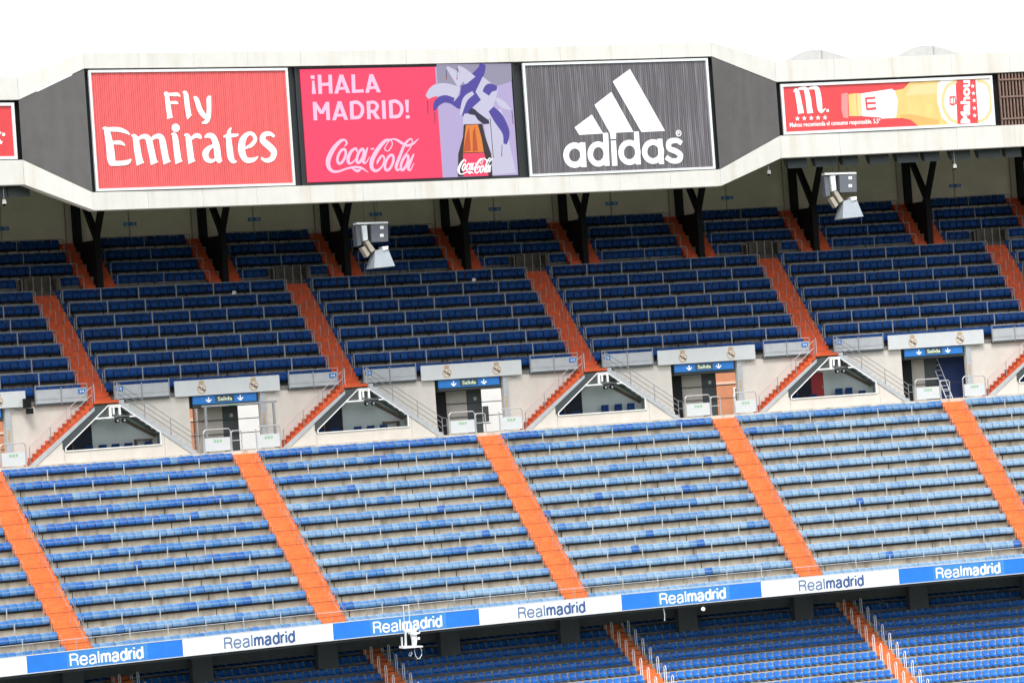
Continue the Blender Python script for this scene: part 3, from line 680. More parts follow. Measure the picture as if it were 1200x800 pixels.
    # exit between this booth and the next --------------------------------
for k in range(-2, 4):
    c = 13.95+15*k; nm = ['left-edge', 'first full', 'second full', 'third full', 'fourth full', 'hidden right'][k+2]
    t = thing('crest_panel', f'pale grey panel with two round crests over the {nm} exit', 'panel', c, 14.3, 13.28, 'crest panels over the exits')
    MB().box(c-3.0, c+3.3, 14.26, 14.34, 13.29, 14.22).build('board', M['crestp'], t)
    for q in (-1.40, 1.72):
        MB().cyl((c+q, 14.245, 13.68), .25, 'y', .012, 18).build('crest', M['crestc'], t)
        MB().ribbon([(c+q+.25*math.cos(a), 13.68+.27*math.sin(a), .024) for a in [2*math.pi*i/12 for i in range(12)]], 14.236, .008, 3, True).build('crest_ring', M['gold'], t)
        MB().ribbon([(c+q-.17, 13.80, .05), (c+q+.19, 13.54, .06)], 14.228, .007).build('crest_sash', M['purple'], t)
        MB().ribbon([(c+q-.13, 13.60, .03), (c+q+.02, 13.74, .03), (c+q+.13, 13.82, .03)], 14.222, .005).build('crest_letters', M['gold'], t)
        MB().plate([(c+q-.12, 13.95), (c+q+.12, 13.95), (c+q+.17, 14.10), (c+q+.07, 14.16), (c+q-.07, 14.16), (c+q-.17, 14.10)], 14.235, 14.25).build('crest_crown', M['gold'], t)
    t = thing('exit_sign', f'blue exit sign with two white down arrows over the {nm} opening', 'sign', c, 14.5, 12.75, 'blue exit signs')
    MB().box(c-1.93, c+1.9, 14.40, 14.46, 12.76, 13.24).build('board', M['blue_sign'], t)
    MB().box(c-.58, c+.55, 14.385, 14.396, 12.84, 13.2).build('text_plate', M['trim'], t)
    MB().text('Salida', c-.44, c+.42, 12.90, 13.14, 14.372, .02).build('lettering', mat('sign_cream', (.66, .78, .58), .5), t)
    for q in (-.98, .92):
        a = MB(); a.ribbon([(c+q, 13.16, .035), (c+q, 12.90, .035)], 14.385, .01); a.ribbon([(c+q-.16, 13.02, .04), (c+q, 12.86, .04)], 14.381, .01); a.ribbon([(c+q+.16, 13.02, .04), (c+q, 12.86, .04)], 14.377, .01)
        a.build('arrow', M['letter'], t)
    MB().box(c-1.9, c+2.05, 14.50, 14.60, 12.60, 12.74).build('lintel_bar', M['trim'], t)
    # gates at the head of the middle stairway
    for side, a, b, d in (('left', -1.98, -.36, 12.86), ('right', 1.16, 2.62, 12.86)):
        g = thing('gate_panel', f'grey gate panel with green letters {side} of the stairway head at the {nm} exit', 'gate', c+(a+b)/2, d, WZ, 'gate panels at the exits')
        MB().box(c+a+.06, c+b-.06, d, d+.03, WZ+.08, WZ+.86).build('panel', M['crestp'], g)
        pts = [(c+a, d+.015, WZ), (c+a, d+.015, WZ+1.22), (c+a+.12, d+.015, WZ+1.36), (c+b-.12, d+.015, WZ+1.36), (c+b, d+.015, WZ+1.22), (c+b, d+.015, WZ)]
        MB().tube(pts, .038, 7).build('hoop', M['steel'], g)
        h = (a+b)/2; MB().text('223', c+h-.25, c+h+.25, WZ+.60, WZ+.74, d-.012, .01).build('lettering', M['green'], g)
    g = thing('inner_gate', f'small white hoop gate at the stairway head of the {nm} exit', 'gate', c+.25, 13.2, WZ, 'inner hoop gates')
    MB().tube([(c-.20, 13.2, WZ), (c-.20, 13.2, WZ+1.12), (c-.12, 13.2, WZ+1.2), (c+.32, 13.2, WZ+1.2), (c+.40, 13.2, WZ+1.12), (c+.40, 13.2, WZ)], .034, 7).build('hoop', M['steel'], g)
    MB().tube([(c-.18, 13.2, WZ+.62), (c+.38, 13.2, WZ+.62)], .026, 6).build('cross_bar', M['steel'], g)
    # behind the opening
    t = thing('concourse_screen', f'beige and charcoal screen wall standing inside the {nm} exit', 'screen wall', c, 16, WZ, 'screen walls inside the exits')
    if k == 2:
        MB().box(c-1.2, c-.1, 16.0, 16.1, WZ, 13.0).build('beige_panel', M['door_beige'], t)
        MB().box(c-.09, c+.7, 16.02, 16.12, WZ, 13.0).build('charcoal_panel', M['trim'], t)
        MB().box(c+.71, c+3.9, 16.6, 16.7, WZ, 13.4).build('blue_panel', mat('deep_blue_sheet', (.02, .045, .16), .6, .2, 1.5), t)
        l = thing('ladder', 'pale aluminium ladder leaning in the exit with a blue back wall', 'ladder', c+1.2, 15.6, WZ)
        for q in (0, .42): MB().tube([(c+.95+q, 15.3, WZ), (c+.45+q, 16.5, 12.9)], .025, 6).build('stile', M['alu'], l)
        for r in range(9): u = (r+.5)/9; MB().tube([(c+.95-.5*u, 15.3+1.2*u, WZ+3.1*u), (c+1.37-.5*u, 15.3+1.2*u, WZ+3.1*u)], .016, 5).build('rung', M['alu'], l)
    else:
        MB().box(c-1.1, c+.35, 16.0, 16.1, WZ, 13.3).build('beige_panel', M['door_beige'], t)
        MB().box(c+.36, c+1.30, 16.02, 16.12, WZ, 13.3).build('charcoal_panel', M['trim'], t)
        MB().box(c+.80, c+.98, 16.0, 16.015, 11.9, 12.1).build('notice', M['barrier'], t)
    if k not in (-1,):
        MB().box(c-2.6, c-1.11, 15.5, 15.6, WZ, 13.3).build('dark_leaf', M['dark'], t)
    r_ = thing('concourse_rail', f'dark horizontal rails across the back of the {nm} exit', 'railing', c, 16.4, WZ, 'rails at the back of the exits')
    for h in (1.05, 1.9) if k != 2 else (1.05,): MB().tube([(c-2.0, 15.9, WZ+h*1.0), (c+3.4, 15.9, WZ+h)], .03, 6).build('rail', M['trim'], r_)
    for q in (-1.9, 3.3): MB().tube([(c+q, 15.9, WZ), (c+q, 15.9, WZ+1.95)], .03, 6).build('post', M['trim'], r_)
    if k == -1:                                         # one exit has a turnstile frame in front
        f = thing('security_portal', 'grey steel portal frame standing in front of the first full exit', 'portal', c+.3, 13.5, WZ)
        for q in (-1.55, 2.55): MB().box(c+q-.06, c+q+.06, 13.42, 13.54, WZ, 12.55).build('post', M['steel_d'], f)
        MB().box(c-1.75, c+2.75, 13.40, 13.56, 12.56, 12.68).build('lintel', M['steel_d'], f)
        MB().text('223', c-.2, c+.2, 12.58, 12.66, 13.38, .01).build('lettering', M['green'], f)

# houses across the street, glimpsed through the exits
def house(name, label, s0, s1, y, m, brick):
    h = thing(name, label, 'building', (s0+s1)/2, y, -14)
    MB().box(s0, s1, y, y+9, -14, 17).build('wall', m, h)
    MB().box(s0-.2, s1+.2, y-.2, y+9.2, 17.01, 17.4).build('roof', M['conc_dark'], h)
    n = int((s1-s0)/2.6)
    for fl in range(9):
        z0 = -12+fl*3.1
        if brick: MB().box(s0+.01, s1-.01, y-.05, y-.004, z0+2.3, z0+2.5).build('floor_band', M['brickm'], h)
        for q in range(n):
            s = s0+1.3+q*(s1-s0-1.3)/n
            MB().box(s-.5, s+.5, y-.06, y-.004, z0+.6, z0+2.0).build('window', M['whitec'], h)
            MB().box(s-.40, s-.03, y-.075, y-.062, z0+.7, z0+1.9).build('pane', M['trim'], h); MB().box(s+.03, s+.40, y-.075, y-.062, z0+.7, z0+1.9).build('pane', M['trim'], h)
    return h
house('brick_house', 'orange brick house glimpsed through the exit at the left edge', -8, 10.5, 60, M['brick'], True)
house('white_house', 'white rendered house glimpsed at the left of the first full exit', 10.8, 18.0, 60, M['render_w'], False)
house('white_house', 'white rendered house glimpsed at the right of the first full exit', 18.2, 24.5, 60, M['render_w'], False)
house('white_house', 'white rendered house glimpsed through the second full exit', 24.8, 39.0, 60, M['render_w'], False)
house('brick_house', 'orange brick house glimpsed through the third full exit', 39.2, 66, 60, M['brick'], True)

# ------------------------------------------------------------------ roof, its bands and columns
YR, YWG = 7.13, 8.0
XL, XR, WL, WR = -10.70, 28.0, -14.25, 32.40            # box ends and where the wings begin
rf = thing('roof_canopy', 'white banded roof canopy jutting out over the upper tier', 'roof', 9, 18, 24)
def band(p, q, za, zb, zc, zd, th, name='band_panel', m='white'):
    # p,q: (s,y) ends; za..zb heights at p, zc..zd at q
    mb = MB(); mb.hexa([(p[0], p[1], za), (p[0], p[1]+th, za), (p[0], p[1]+th, zb), (p[0], p[1], zb)], [(q[0], q[1], zc), (q[0], q[1]+th, zc), (q[0], q[1]+th, zd), (q[0], q[1], zd)])
    return mb.build(name, M[m], rf)
def run(s0, s1, y, z0, z1, n, th):
    for i in range(n):
        a = s0+(s1-s0)*i/n; b = s0+(s1-s0)*(i+1)/n
        MB().box(a+.005, b-.005, y+random.random()*.012, y+th, z0, z1, 4).build('band_panel', M['white'], rf)
run(XL, XR, YR, 31.98, 32.86, 12, .8); run(XL, XR, YR, 23.97, 24.98, 12, .8)
run(WR+.01, 67, YWG, 30.36, 31.66, 9, .7); run(WR+.01, 67, YWG, 25.60, 26.98, 9, .7)
run(-45, WL-.01, YWG, 30.36, 31.66, 9, .7); run(-45, WL-.01, YWG, 25.60, 26.98, 9, .7)
for a, b in (((XL-.005, YR), (WL, YWG)), ((XR+.005, YR), (WR, YWG))):
    band(a, b, 31.98, 32.86, 30.36, 31.66, .7); band(a, b, 23.97, 24.98, 25.60, 26.98, .7)
    band((a[0], a[1]+.03), (b[0], b[1]+.03), 25.02, 31.93, 27.02, 30.32, .06, 'cladding_panel', 'grey_cl')
MB().box(XL-.5, XR+.5, YR+.45, YR+.6, 24.99, 31.97).build('backing', M['black_frame'], rf)
MB().box(WR+14.6, 67, YWG+.5, YWG+.62, 26.99, 30.35).build('backing', M['dark'], rf); MB().box(-45, WL+.35, YWG+.4, YWG+.5, 26.99, 30.35).build('backing', M['dark'], rf); MB().box(WR-.35, WR+14.6, YWG+.4, YWG+.5, 26.99, 30.35).build('backing', M['dark'], rf)
MB().prism([(YWG+.72, 30.9), (29, 30.0), (29, 29.6), (YWG+.72, 30.5)], -45, 67).build('deck', M['white'], rf)
MB().prism([(YWG+.9, 27.0), (29, 27.6), (29, 27.8), (YWG+.9, 27.2)], -45, 67).build('soffit', M['soffit'], rf)
bw = thing('back_wall', 'long cream wall with dark joints behind the top rows', 'wall', 12, 27.2, 23)
for n in range(-6, 10):
    a = 5.75+7.5*n
    for q in (0, 3.75):
        MB().box(a+q+.03, a+q+3.72, 27.1, 27.3, 22.6, 27.6).build('wall_panel', M['wall_back'], bw)
MB().box(-40, 66, 27.31, 27.45, 22.6, 27.6).build('backing', M['dark'], bw)
for n in range(-3, 7):
    s = 13.3+7.5*(n)
    if not -18 < s < 60: continue
    t = thing('row_sign', f'{ORD[n+3]} small blue gate sign from the left on the cream back wall', 'sign', s, 27.05, 24.5, 'blue signs on the back wall')
    MB().box(s-.38, s+.38, 27.04, 27.085, 24.5, 24.72).build('board', M['blue_sign'], t)
    for q in (-.20, .20): MB().box(s+q-.09, s+q+.09, 27.028, 27.038, 24.55, 24.67).build('symbol', M['barrier'], t)
for n, c in enumerate(COLS):
    if c > 60: continue
    yy, zz = urow(8)
    where = f'{ORD[n-3]} from the left' if n >= 3 else 'beyond the left edge'
    t = thing('roof_column', f'black steel Y-shaped roof column with rear post, {where}', 'column', c, 22.9, zz, 'black Y-shaped roof columns')
    MB().box(c-.17, c+.17, 22.95, 23.3, zz-.6, 23.75).build('stem', M['dark'], t)
    MB().hexa([(c-.15, 23.0, 23.5), (c+.15, 23.0, 23.5), (c+.15, 23.3, 23.72), (c-.15, 23.3, 23.72)], [(c-.15, 20.4, 27.1), (c+.15, 20.4, 27.1), (c+.15, 20.8, 27.1), (c-.15, 20.8, 27.1)]).build('front_arm', M['dark'], t)
    MB().hexa([(c-.15, 23.0, 23.72), (c+.15, 23.0, 23.72), (c+.15, 23.35, 23.5), (c-.15, 23.35, 23.5)], [(c-.15, 25.9, 27.1), (c+.15, 25.9, 27.1), (c+.15, 26.3, 27.1), (c-.15, 26.3, 27.1)]).build('rear_arm', M['dark'], t)
    MB().box(c-.22, c+.22, 26.45, 26.85, zz+1.5, 27.3).build('rear_post', M['dark'], t)
    MB().prism([(23.31, zz-.5), (26.44, zz+1.8), (26.44, 23.5), (23.31, 23.4)], c-.10, c+.10).build('fin_wall', M['dark'], t)
# humps on the roof behind the right wing
for nm, out in (('left', ((926, 72), (932, 66), (940, 61), (950, 58.5), (962, 58.5), (974, 61.5), (987, 65.5), (1003, 71))), ('right', ((1053, 70), (1060, 62), (1069, 56.5), (1080, 53.5), (1093, 53.5), (1108, 57.5), (1124, 62.5), (1142, 69)))):
    A = [inv(*p, 14) for p in out]; B = [(a[0]+.2, 30.4+(a[1]-30.4)*.94) for a in A]
    t = thing('roof_cowl', f'{nm} grey curved cowl on the roof behind the right wing', 'cowl', A[3][0], 14, 30.4)
    mb = MB(); mb._q([[(a[0], 14, a[1]) for a in A]+[(A[-1][0], 14, 30.35), (A[0][0], 14, 30.35)], [(a[0], 18.5, a[1]) for a in B]+[(B[-1][0], 18.5, 30.2), (B[0][0], 18.5, 30.2)]]); mb.build('shell', mat('cowl_grey', (.40, .40, .39), .7, .1, 2), t)
    MB().box(A[4][0], A[4][0]+.06, 13.96, 13.99, 30.6, A[4][1]-.03).build('seam', M['steel_d'], t)
# dark wedge fixtures under the wings
wn = 0
for a, b in ((WL-.6, -27), (WR+.8, 60)):
    n = 8 if a < 0 else 15
    for q in range(n):
        s = a+(b-a)*q/n; wn += 1
        t = solo(MB().prism([(9.0, 25.0), (9.5, 25.15), (10.4, 26.6), (9.2, 26.6)], s, s+1.25+.25*math.sin(q*2.1), 5), 'floodlight', f'dark wedge-shaped floodlight under the {"left" if a<0 else "right"} wing, {ORD[q]} from the dark corner panel', 'floodlight', M['trim'], s+.6, 9.5, 25.8, 'floodlights under the roof wings')
for i, (px, py, nm) in enumerate(((1119, 196, 'right of the last black column'), (901, 203, 'beside the right sloping corner'), (5, 238, 'at the left picture edge'))):
    s, z = inv(px, py, 9.0)
    t = thing('dome_camera', f'small white dome camera hanging under the roof {nm}', 'camera', s, 9, z)
    MB().tube([(s, 9, z+.2), (s, 9, 26.6)], .018, 5).build('rod', M['steel'], t)
    MB().cyl((s, 9, z-.05), .13, 'z', .25, 10, .10).build('housing', M['whitec'], t); MB().cyl((s, 9, z-.16), .07, 'z', .11, 10, .12).build('dome', M['dark'], t)

# hanging loudspeakers, drawn from their outline at their own depth
def hang(px, py, nm):
    Y = 8.9
    def q(u, v): return inv(px+u*.9, py+v*.92, Y)
    s, z = q(0, 0)
    t = thing('loudspeaker_cluster', f'hanging grey loudspeaker cluster with flared horn {nm}', 'loudspeaker', s, Y, z)
    def blk(poly, y0, y1, name, m): MB().plate([q(*p) for p in poly], Y+y0, Y+y1).build(name, m, t)
    blk([(-20, -27), (21, -28), (21, -26), (-20, -24.5)], -.25, .35, 'top_frame', M['whitec'])
    blk([(-2, -24), (20, -25.5), (20.5, -3), (-1, -2)], -.35, .45, 'speaker_box', M['spkd'])
    for v in (-20.5, -10.5):
        b = q(12, v); MB().box(b[0]-.11, b[0]+.11, Y-.37, Y-.352, b[1]-.09, b[1]+.09).build('badge', M['letter'], t)
    blk([(-20, -23), (-14.5, -23), (-12, 1), (-17.5, 3)], -.1, .5, 'column_speaker', M['spkd'])
    blk([(-13.5, -23), (-7, -23.5), (-5.5, -5), (-11, -3.5)], -.3, .3, 'column_speaker', M['alu'])
    blk([(-9, -3), (-4.5, -4), (4, 8), (-1, 11)], -.3, .3, 'angled_speaker', M['spkt'])
    blk([(-13, 5), (-9, 3), (-2, 13), (-5.5, 17)], -.2, .3, 'angled_speaker', M['spkt'])
    # horn: narrow throat above, wide mouth below, square section
    a, b = q(4, 9), q(20, 4); c_, d_ = q(-1, 31.5), q(26, 29)
    mb = MB(); mb.hexa([(a[0], Y-.25, a[1]), (b[0], Y-.25, b[1]), (b[0], Y+.3, b[1]), (a[0], Y+.3, a[1])], [(c_[0], Y-.75, c_[1]), (d_[0], Y-.75, d_[1]), (d_[0], Y+.6, d_[1]), (c_[0], Y+.6, c_[1])]); mb.build('horn', M['spk'], t)
    blk([(12, 4), (20, 3), (20, 7), (14, 9)], -.4, .2, 'driver', M['whitec'])
    e = q(-8, -27); f = q(10, -28)
    for p in (e, f): MB().tube([(p[0], Y, p[1]), (p[0], Y, 26.9)], .012, 4).build('cable', M['trim'], t)
hang(434, 286, 'in front of the upper rows left of centre')
hang(983, 228, 'below the right wing')

# remote camera bolted to the parapet
YC = -.55
def rq(x, y): return inv(450+x/13.33, 720+y/13.33, YC)
s, z = rq(480, 500)
t = thing('remote_camera', 'white remote camera on a bracket hanging below the blue banner', 'camera', s, YC, z)
def rb(poly, y0, y1, name, m): MB().plate([rq(*p) for p in poly], YC+y0, YC+y1).build(name, m, t)
rb([(275, 488), (580, 480), (580, 500), (275, 522)], -.25, .35, 'tray', M['whitec'])
rb([(270, 345), (290, 345), (297, 500), (277, 505)], .0, .08, 'tray_upright', M['alu'])
rb([(350, 230), (372, 230), (380, 490), (352, 490)], .2, .3, 'arm_post', M['alu'])
rb([(420, 300), (500, 290), (505, 400), (490, 485), (455, 487), (445, 400)], -.12, .15, 'body', M['whitec'])
rb([(390, 255), (470, 225), (545, 245), (540, 285), (470, 310), (400, 300)], -.22, .2, 'camera_head', M['whitec'])
rb([(480, 235), (525, 240), (520, 262), (485, 262)], -.235, -.222, 'lens', M['dark'])
rb([(420, 355), (455, 350), (455, 385), (425, 388)], -.16, -.125, 'side_knob', M['letter']); rb([(515, 345), (548, 345), (548, 382), (518, 385)], -.12, .05, 'side_knob', M['letter'])
sa, za = rq(560, 505)
loop = [rq(*p) for p in ((565, 500), (590, 560), (590, 620), (560, 675), (525, 685), (495, 640), (478, 570), (480, 510))]
MB().tube([(a, YC, b) for a, b in loop], .022, 6).build('cable', M['alu'], t)
loop = [rq(*p) for p in ((430, 560), (440, 610), (415, 645), (390, 630), (400, 600), (430, 590), (450, 600))]
MB().tube([(a, YC+.05, b) for a, b in loop], .02, 6).build('cable', M['alu'], t)
for x in (345, 430):
    a, b = rq(x, 20), rq(x, 230); MB().box(a[0]-.02, a[0]+.02, YC+.3, YC+.34, b[1], a[1]+.6).build('hanger', M['alu'], t)
MB().box(rq(345, 20)[0]-.05, rq(430, 20)[0]+.05, YC+.3, .1, a[1]+.60, a[1]+.64).build('hanger_arm', M['alu'], t)
MB().box(rq(350, 230)[0]-.05, rq(430, 230)[0]+.05, YC+.2, YC+.33, rq(400, 260)[1], rq(400, 225)[1]).build('clamp', M['alu'], t)
s, z = inv(824, 713, .6)
t = thing('bulkhead_lamp', 'small round white lamp under the overhang beside a grey column', 'lamp', s, .6, z)
MB().cyl((s, .55, z), .11, 'y', .1, 12).build('lens', mat('lamp_glass', (.9, .85, .7), .4, emit=.6), t); MB().box(s-.03, s+.03, .60, .66, z+.12, -1.13-.0+.0).build('bracket', M['steel_d'], t)
s, z = inv(777, 708, .3)
solo(MB().tube([(s, .28, -1.0), (s+.04, .26, -1.4), (s+.02, .28, -1.75)], .03, 6), 'hanging_cable', 'short pale cable end dangling below the third blue banner', 'cable', M['alu'], s, .28, -1.4)

# ------------------------------------------------------------------ big signs
def pxmap(x0, y0, sc, Y): return lambda x, y: inv(x0+x/sc, y0+y/sc, Y)
def framed(root, s0, s1, z0, z1, Y, bm, slat=None, w=.14, fm='alu'):
    for n_, (a, b, c, d) in enumerate(((s0, s1, z0, z0+w), (s0, s1, z1-w, z1), (s0, s0+w, z0+w+.002, z1-w-.002), (s1-w, s1, z0+w+.002, z1-w-.002))):
        MB(True).box(a, b, Y-.06, Y+.12, c, d).build('frame', M[fm], root)
    if slat is None: MB(True).box(s0+w, s1-w, Y+.03, Y+.06, z0+w, z1-w).build('board', bm, root)
    else:
        mb = MB(True); n = int((s1-s0-2*w)/slat)
        for i in range(n):
            a = s0+w+(s1-s0-2*w)*i/n; b = s0+w+(s1-s0-2*w)*(i+1)/n; m = (b-a)*.08; j = random.random()*.012
            mb.hexa([(a+m, Y+.02+j, z0+w), (b-m, Y+.02+random.random()*.02, z0+w), (b-m, Y+.10, z0+w), (a+m, Y+.10, z0+w)], [(a+m, Y+.02+j, z1-w), (b-m, Y+.02+random.random()*.02, z1-w), (b-m, Y+.10, z1-w), (a+m, Y+.10, z1-w)])
        mb.build('slats', bm, root, kind='stuff')
def strokes(root, name, m, f, L, Y, sc, flat=False):
    mb = MB(True)
    for i, st in enumerate(L):
        closed = isinstance(st, tuple); pts = list(st[0]) if closed else st
        if flat and not closed and len(pts) == 2 and abs(pts[1][1]-pts[0][1]) > 1.2*abs(pts[1][0]-pts[0][0]):
            (xa, ya, wa), (xb, yb_, wb) = pts; kk = math.hypot(xb-xa, yb_-ya)/abs(yb_-ya)
            mb.plate([f(xa-wa*kk, ya), f(xa+wa*kk, ya), f(xb+wb*kk, yb_), f(xb-wb*kk, yb_)], Y-.003*(i % 5), Y-.003*(i % 5)+.01); continue
        mb.ribbon([(*f(p[0], p[1]), p[2]/sc) for p in pts], Y-.003*(i % 5), .01, 5, closed)
    return mb.build(name, m, root)
def ell(cx, cy, rx, ry, h, rot=0, n=12):
    return ([(cx+rx*math.cos(a)*math.cos(rot)-ry*math.sin(a)*math.sin(rot), cy+rx*math.cos(a)*math.sin(rot)+ry*math.sin(a)*math.cos(rot), h) for a in [2*math.pi*i/n for i in range(n)]],)
PXM = 19.6                                              # photo pixels in a metre at the sign plane
YS = 7.12
# 1 red airline board
sg = thing('advertising_board', 'red slatted board lettered in white with an airline name', 'billboard', -4.6, YS, 25)
framed(sg, -10.66, 1.55, 25.03, 31.88, YS, M['red'], .13)
f = pxmap(110, 95, 5.217, YS); k = 5.217*PXM
L = [[(425, 80, 5), (440, 80, 12), (450, 150, 15), (460, 215, 16), (463, 228, 21)], [(425, 82, 7), (480, 83, 10), (510, 83, 10), (526, 96, 3)], [(455, 133, 7), (500, 133, 9), (510, 142, 3)],
     [(542, 70, 4), (560, 78, 14), (570, 150, 16), (580, 210, 16), (586, 222, 21)], [(610, 100, 5), (628, 112, 14), (650, 175, 16), (678, 215, 15), (690, 222, 9)], [(722, 96, 4), (708, 108, 14), (708, 170, 14), (703, 225, 14), (688, 250, 12), (662, 257, 4)],
     [(38, 290, 4), (62, 300, 16), (82, 390, 22), (92, 480, 24), (98, 512, 14)], [(40, 290, 4), (80, 295, 12), (140, 297, 13), (185, 312, 10), (208, 328, 3)], [(95, 378, 9), (140, 376, 12), (162, 383, 9), (178, 395, 3)], [(85, 503, 15), (150, 503, 14), (195, 496, 13), (216, 478, 4)],
     [(218, 332, 3), (242, 345, 16), (256, 420, 20), (268, 485, 21), (276, 508, 26)], [(250, 360, 8), (290, 340, 12), (322, 350, 18), (340, 410, 20), (355, 480, 20), (364, 505, 25)], [(335, 365, 8), (370, 340, 12), (405, 346, 18), (420, 400, 20), (434, 475, 20), (444, 502, 25)],
     ell(497, 287, 12, 12, 13), [(468, 326, 3), (490, 335, 16), (502, 410, 19), (512, 480, 20), (518, 500, 25)],
     [(550, 330, 3), (574, 340, 16), (586, 415, 19), (594, 480, 20), (600, 498, 25)], [(590, 360, 6), (620, 335, 12), (645, 338, 14), (658, 352, 5)],
     [(680, 345, 5), (705, 333, 14), (735, 345, 18), (755, 400, 20), (765, 470, 20), (782, 496, 12)], [(752, 395, 7), (715, 405, 12), (685, 440, 19), (695, 480, 16), (730, 488, 10), (762, 465, 5)],
     [(848, 285, 4), (832, 320, 12), (836, 400, 19), (845, 465, 20), (860, 490, 14), (882, 492, 4)], [(798, 340, 4), (830, 335, 11), (885, 330, 8), (888, 322, 3)],
     [(930, 412, 6), (975, 392, 11), (1000, 358, 12), (985, 325, 11), (950, 325, 12), (920, 365, 20), (915, 430, 22), (940, 480, 17), (985, 482, 13), (1018, 462, 4)],
     [(1122, 340, 8), (1095, 322, 12), (1058, 328, 15), (1048, 362, 19), (1085, 395, 21), (1118, 430, 20), (1108, 472, 16), (1070, 486, 12), (1038, 470, 7)]]
strokes(sg, 'lettering', M['letter'], f, L, YS+.006, k)
# 2 screen
sg = thing('video_screen', 'lit video screen showing a drink advert with a bottle in a jester hat', 'screen', 8.7, YS, 25)
YL = YS+.10
framed(sg, 1.62, 15.63, 25.02, 31.97, YL+.1, M['black_frame'], None, .10, 'black_frame')
MB(True).box(1.95, 10.50, YL, YL+.1, 25.18, 31.80).build('picture', M['led_red'], sg)
MB(True).box(10.503, 15.42, YL, YL+.1, 25.18, 31.80).build('picture', M['led_lil'], sg)
f = pxmap(350, 70, 8.571, YL)
def textpx(root, body, f, x0, y0, x1, y1, Y, m, bold=.03, name='lettering', shear=0):
    a = f(x0, y1); b = f(x1, y0); mb = MB(True)
    za = (f(x0, y1)[1]+f(x1, y1-(x1-x0)*.02)[1])/2
    mb.text(body, a[0], b[0], a[1], f(x0, y0)[1], Y, bold, shear); return mb.build(name, m, root)
HM = [[(92, 178, 21), (131, 176, 21)], [(117, 212, 13), (125, 345, 24)], [(182, 153, 22), (190, 345, 22)], [(290, 153, 22), (298, 342, 22)], [(188, 252, 18), (294, 246, 18)],
      [(408, 152, 22), (354, 342, 22)], [(404, 152, 22), (478, 336, 22)], [(376, 292, 16), (456, 286, 16)], [(528, 150, 22), (535, 334, 22)], [(520, 322, 18), (636, 315, 18)],
      [(718, 148, 22), (674, 334, 22)], [(714, 148, 22), (794, 330, 22)], [(692, 286, 16), (772, 280, 16)],
      [(130, 425, 22), (140, 610, 22)], [(130, 432, 20), (205, 545, 20)], [(203, 545, 20), (264, 428, 20)], [(262, 425, 22), (272, 608, 22)],
      [(389, 420, 22), (331, 610, 22)], [(385, 420, 22), (456, 606, 22)], [(352, 562, 16), (437, 556, 16)],
      [(510, 420, 22), (518, 602, 22)], [(512, 436, 20), (570, 430, 20), (618, 470, 21), (622, 530, 21), (588, 578, 20), (520, 584, 20)],
      [(685, 418, 22), (692, 600, 22)], [(688, 434, 18), (745, 430, 18), (778, 468, 20), (752, 516, 18), (692, 522, 18)], [(732, 518, 20), (786, 598, 22)], [(842, 410, 22), (850, 597, 22)],
      [(915, 410, 22), (922, 592, 22)], [(917, 426, 20), (972, 420, 20), (1023, 460, 21), (1028, 520, 21), (996, 568, 20), (925, 575, 20)], [(1083, 405, 23), (1088, 532, 14)], [(1072, 578, 18), (1112, 575, 18)]]
strokes(sg, 'lettering', M['led_pink'], f, [[(p[0], p[1], p[2]*.86) for p in q] for q in HM], YL-.03, 8.571*PXM, True)
CC = [[(285, 155, 4), (312, 120, 13), (290, 85, 12), (240, 100, 20), (165, 180, 27), (110, 290, 30), (110, 370, 26), (150, 420, 18), (220, 425, 13), (320, 392, 12), (410, 378, 14), (480, 390, 14), (550, 435, 3)], [(370, 392, 6), (430, 420, 18), (470, 400, 5)],
      ell(255, 262, 38, 82, 16, .38), [(425, 215, 8), (415, 178, 13), (365, 205, 18), (328, 280, 22), (335, 335, 18), (380, 325, 9), (440, 250, 5)], ell(462, 258, 30, 78, 17, .38), [(545, 165, 8), (515, 250, 18), (495, 320, 18), (525, 330, 9), (570, 265, 4)], [(580, 183, 10), (615, 180, 10)],
      [(810, 85, 8), (740, 95, 20), (655, 190, 26), (595, 300, 27), (590, 385, 24), (640, 420, 16), (705, 370, 11), (730, 290, 11), (705, 255, 13), (660, 310, 15), (650, 345, 6)], [(800, 85, 7), (820, 130, 7), (780, 200, 7), (740, 195, 7), (740, 160, 6), (790, 85, 6)], [(790, 80, 6), (850, 78, 12), (910, 110, 17), (980, 145, 16), (1050, 125, 14), (1112, 70, 3)],
      ell(785, 330, 38, 88, 16, .38), [(1045, 100, 6), (1025, 72, 9), (960, 130, 16), (900, 270, 19), (862, 370, 20), (880, 412, 14), (920, 380, 5)], [(1045, 95, 5), (1020, 170, 6), (940, 270, 5)], ell(955, 330, 30, 85, 17, .38), [(1060, 235, 8), (1020, 320, 18), (995, 390, 18), (1020, 410, 9), (1060, 335, 4)]]
f = pxmap(370, 155, 9.23, YL); strokes(sg, 'script_lettering', M['led_pink'], f, CC, YL-.03, 9.23*PXM*1.14)
f = pxmap(490, 68, 5.517, YL); HK = 5.517
def pp(poly, m, y, name):
    MB(True).plate([f(*p) for p in poly], YL-y, YL-y+.003).build(name, M[m], sg)
pp([(125, 40), (628, 35), (632, 150), (500, 190), (133, 200)], 'led_lil2', .004, 'picture_shade')
pp([(430, 350), (560, 330), (660, 740), (500, 755)], 'led_wht', .004, 'picture_shade')
def horn_(pts, m, y, n): strokes(sg, n, M[m], f, [pts], YL-y, HK*PXM)
horn_([(62, 255, 14), (110, 215, 36), (180, 205, 42), (270, 235, 50)], 'led_wht', .012, 'hat_horn')
horn_([(108, 340, 8), (130, 290, 22), (180, 265, 24), (240, 280, 22)], 'led_vio', .016, 'hat_horn')
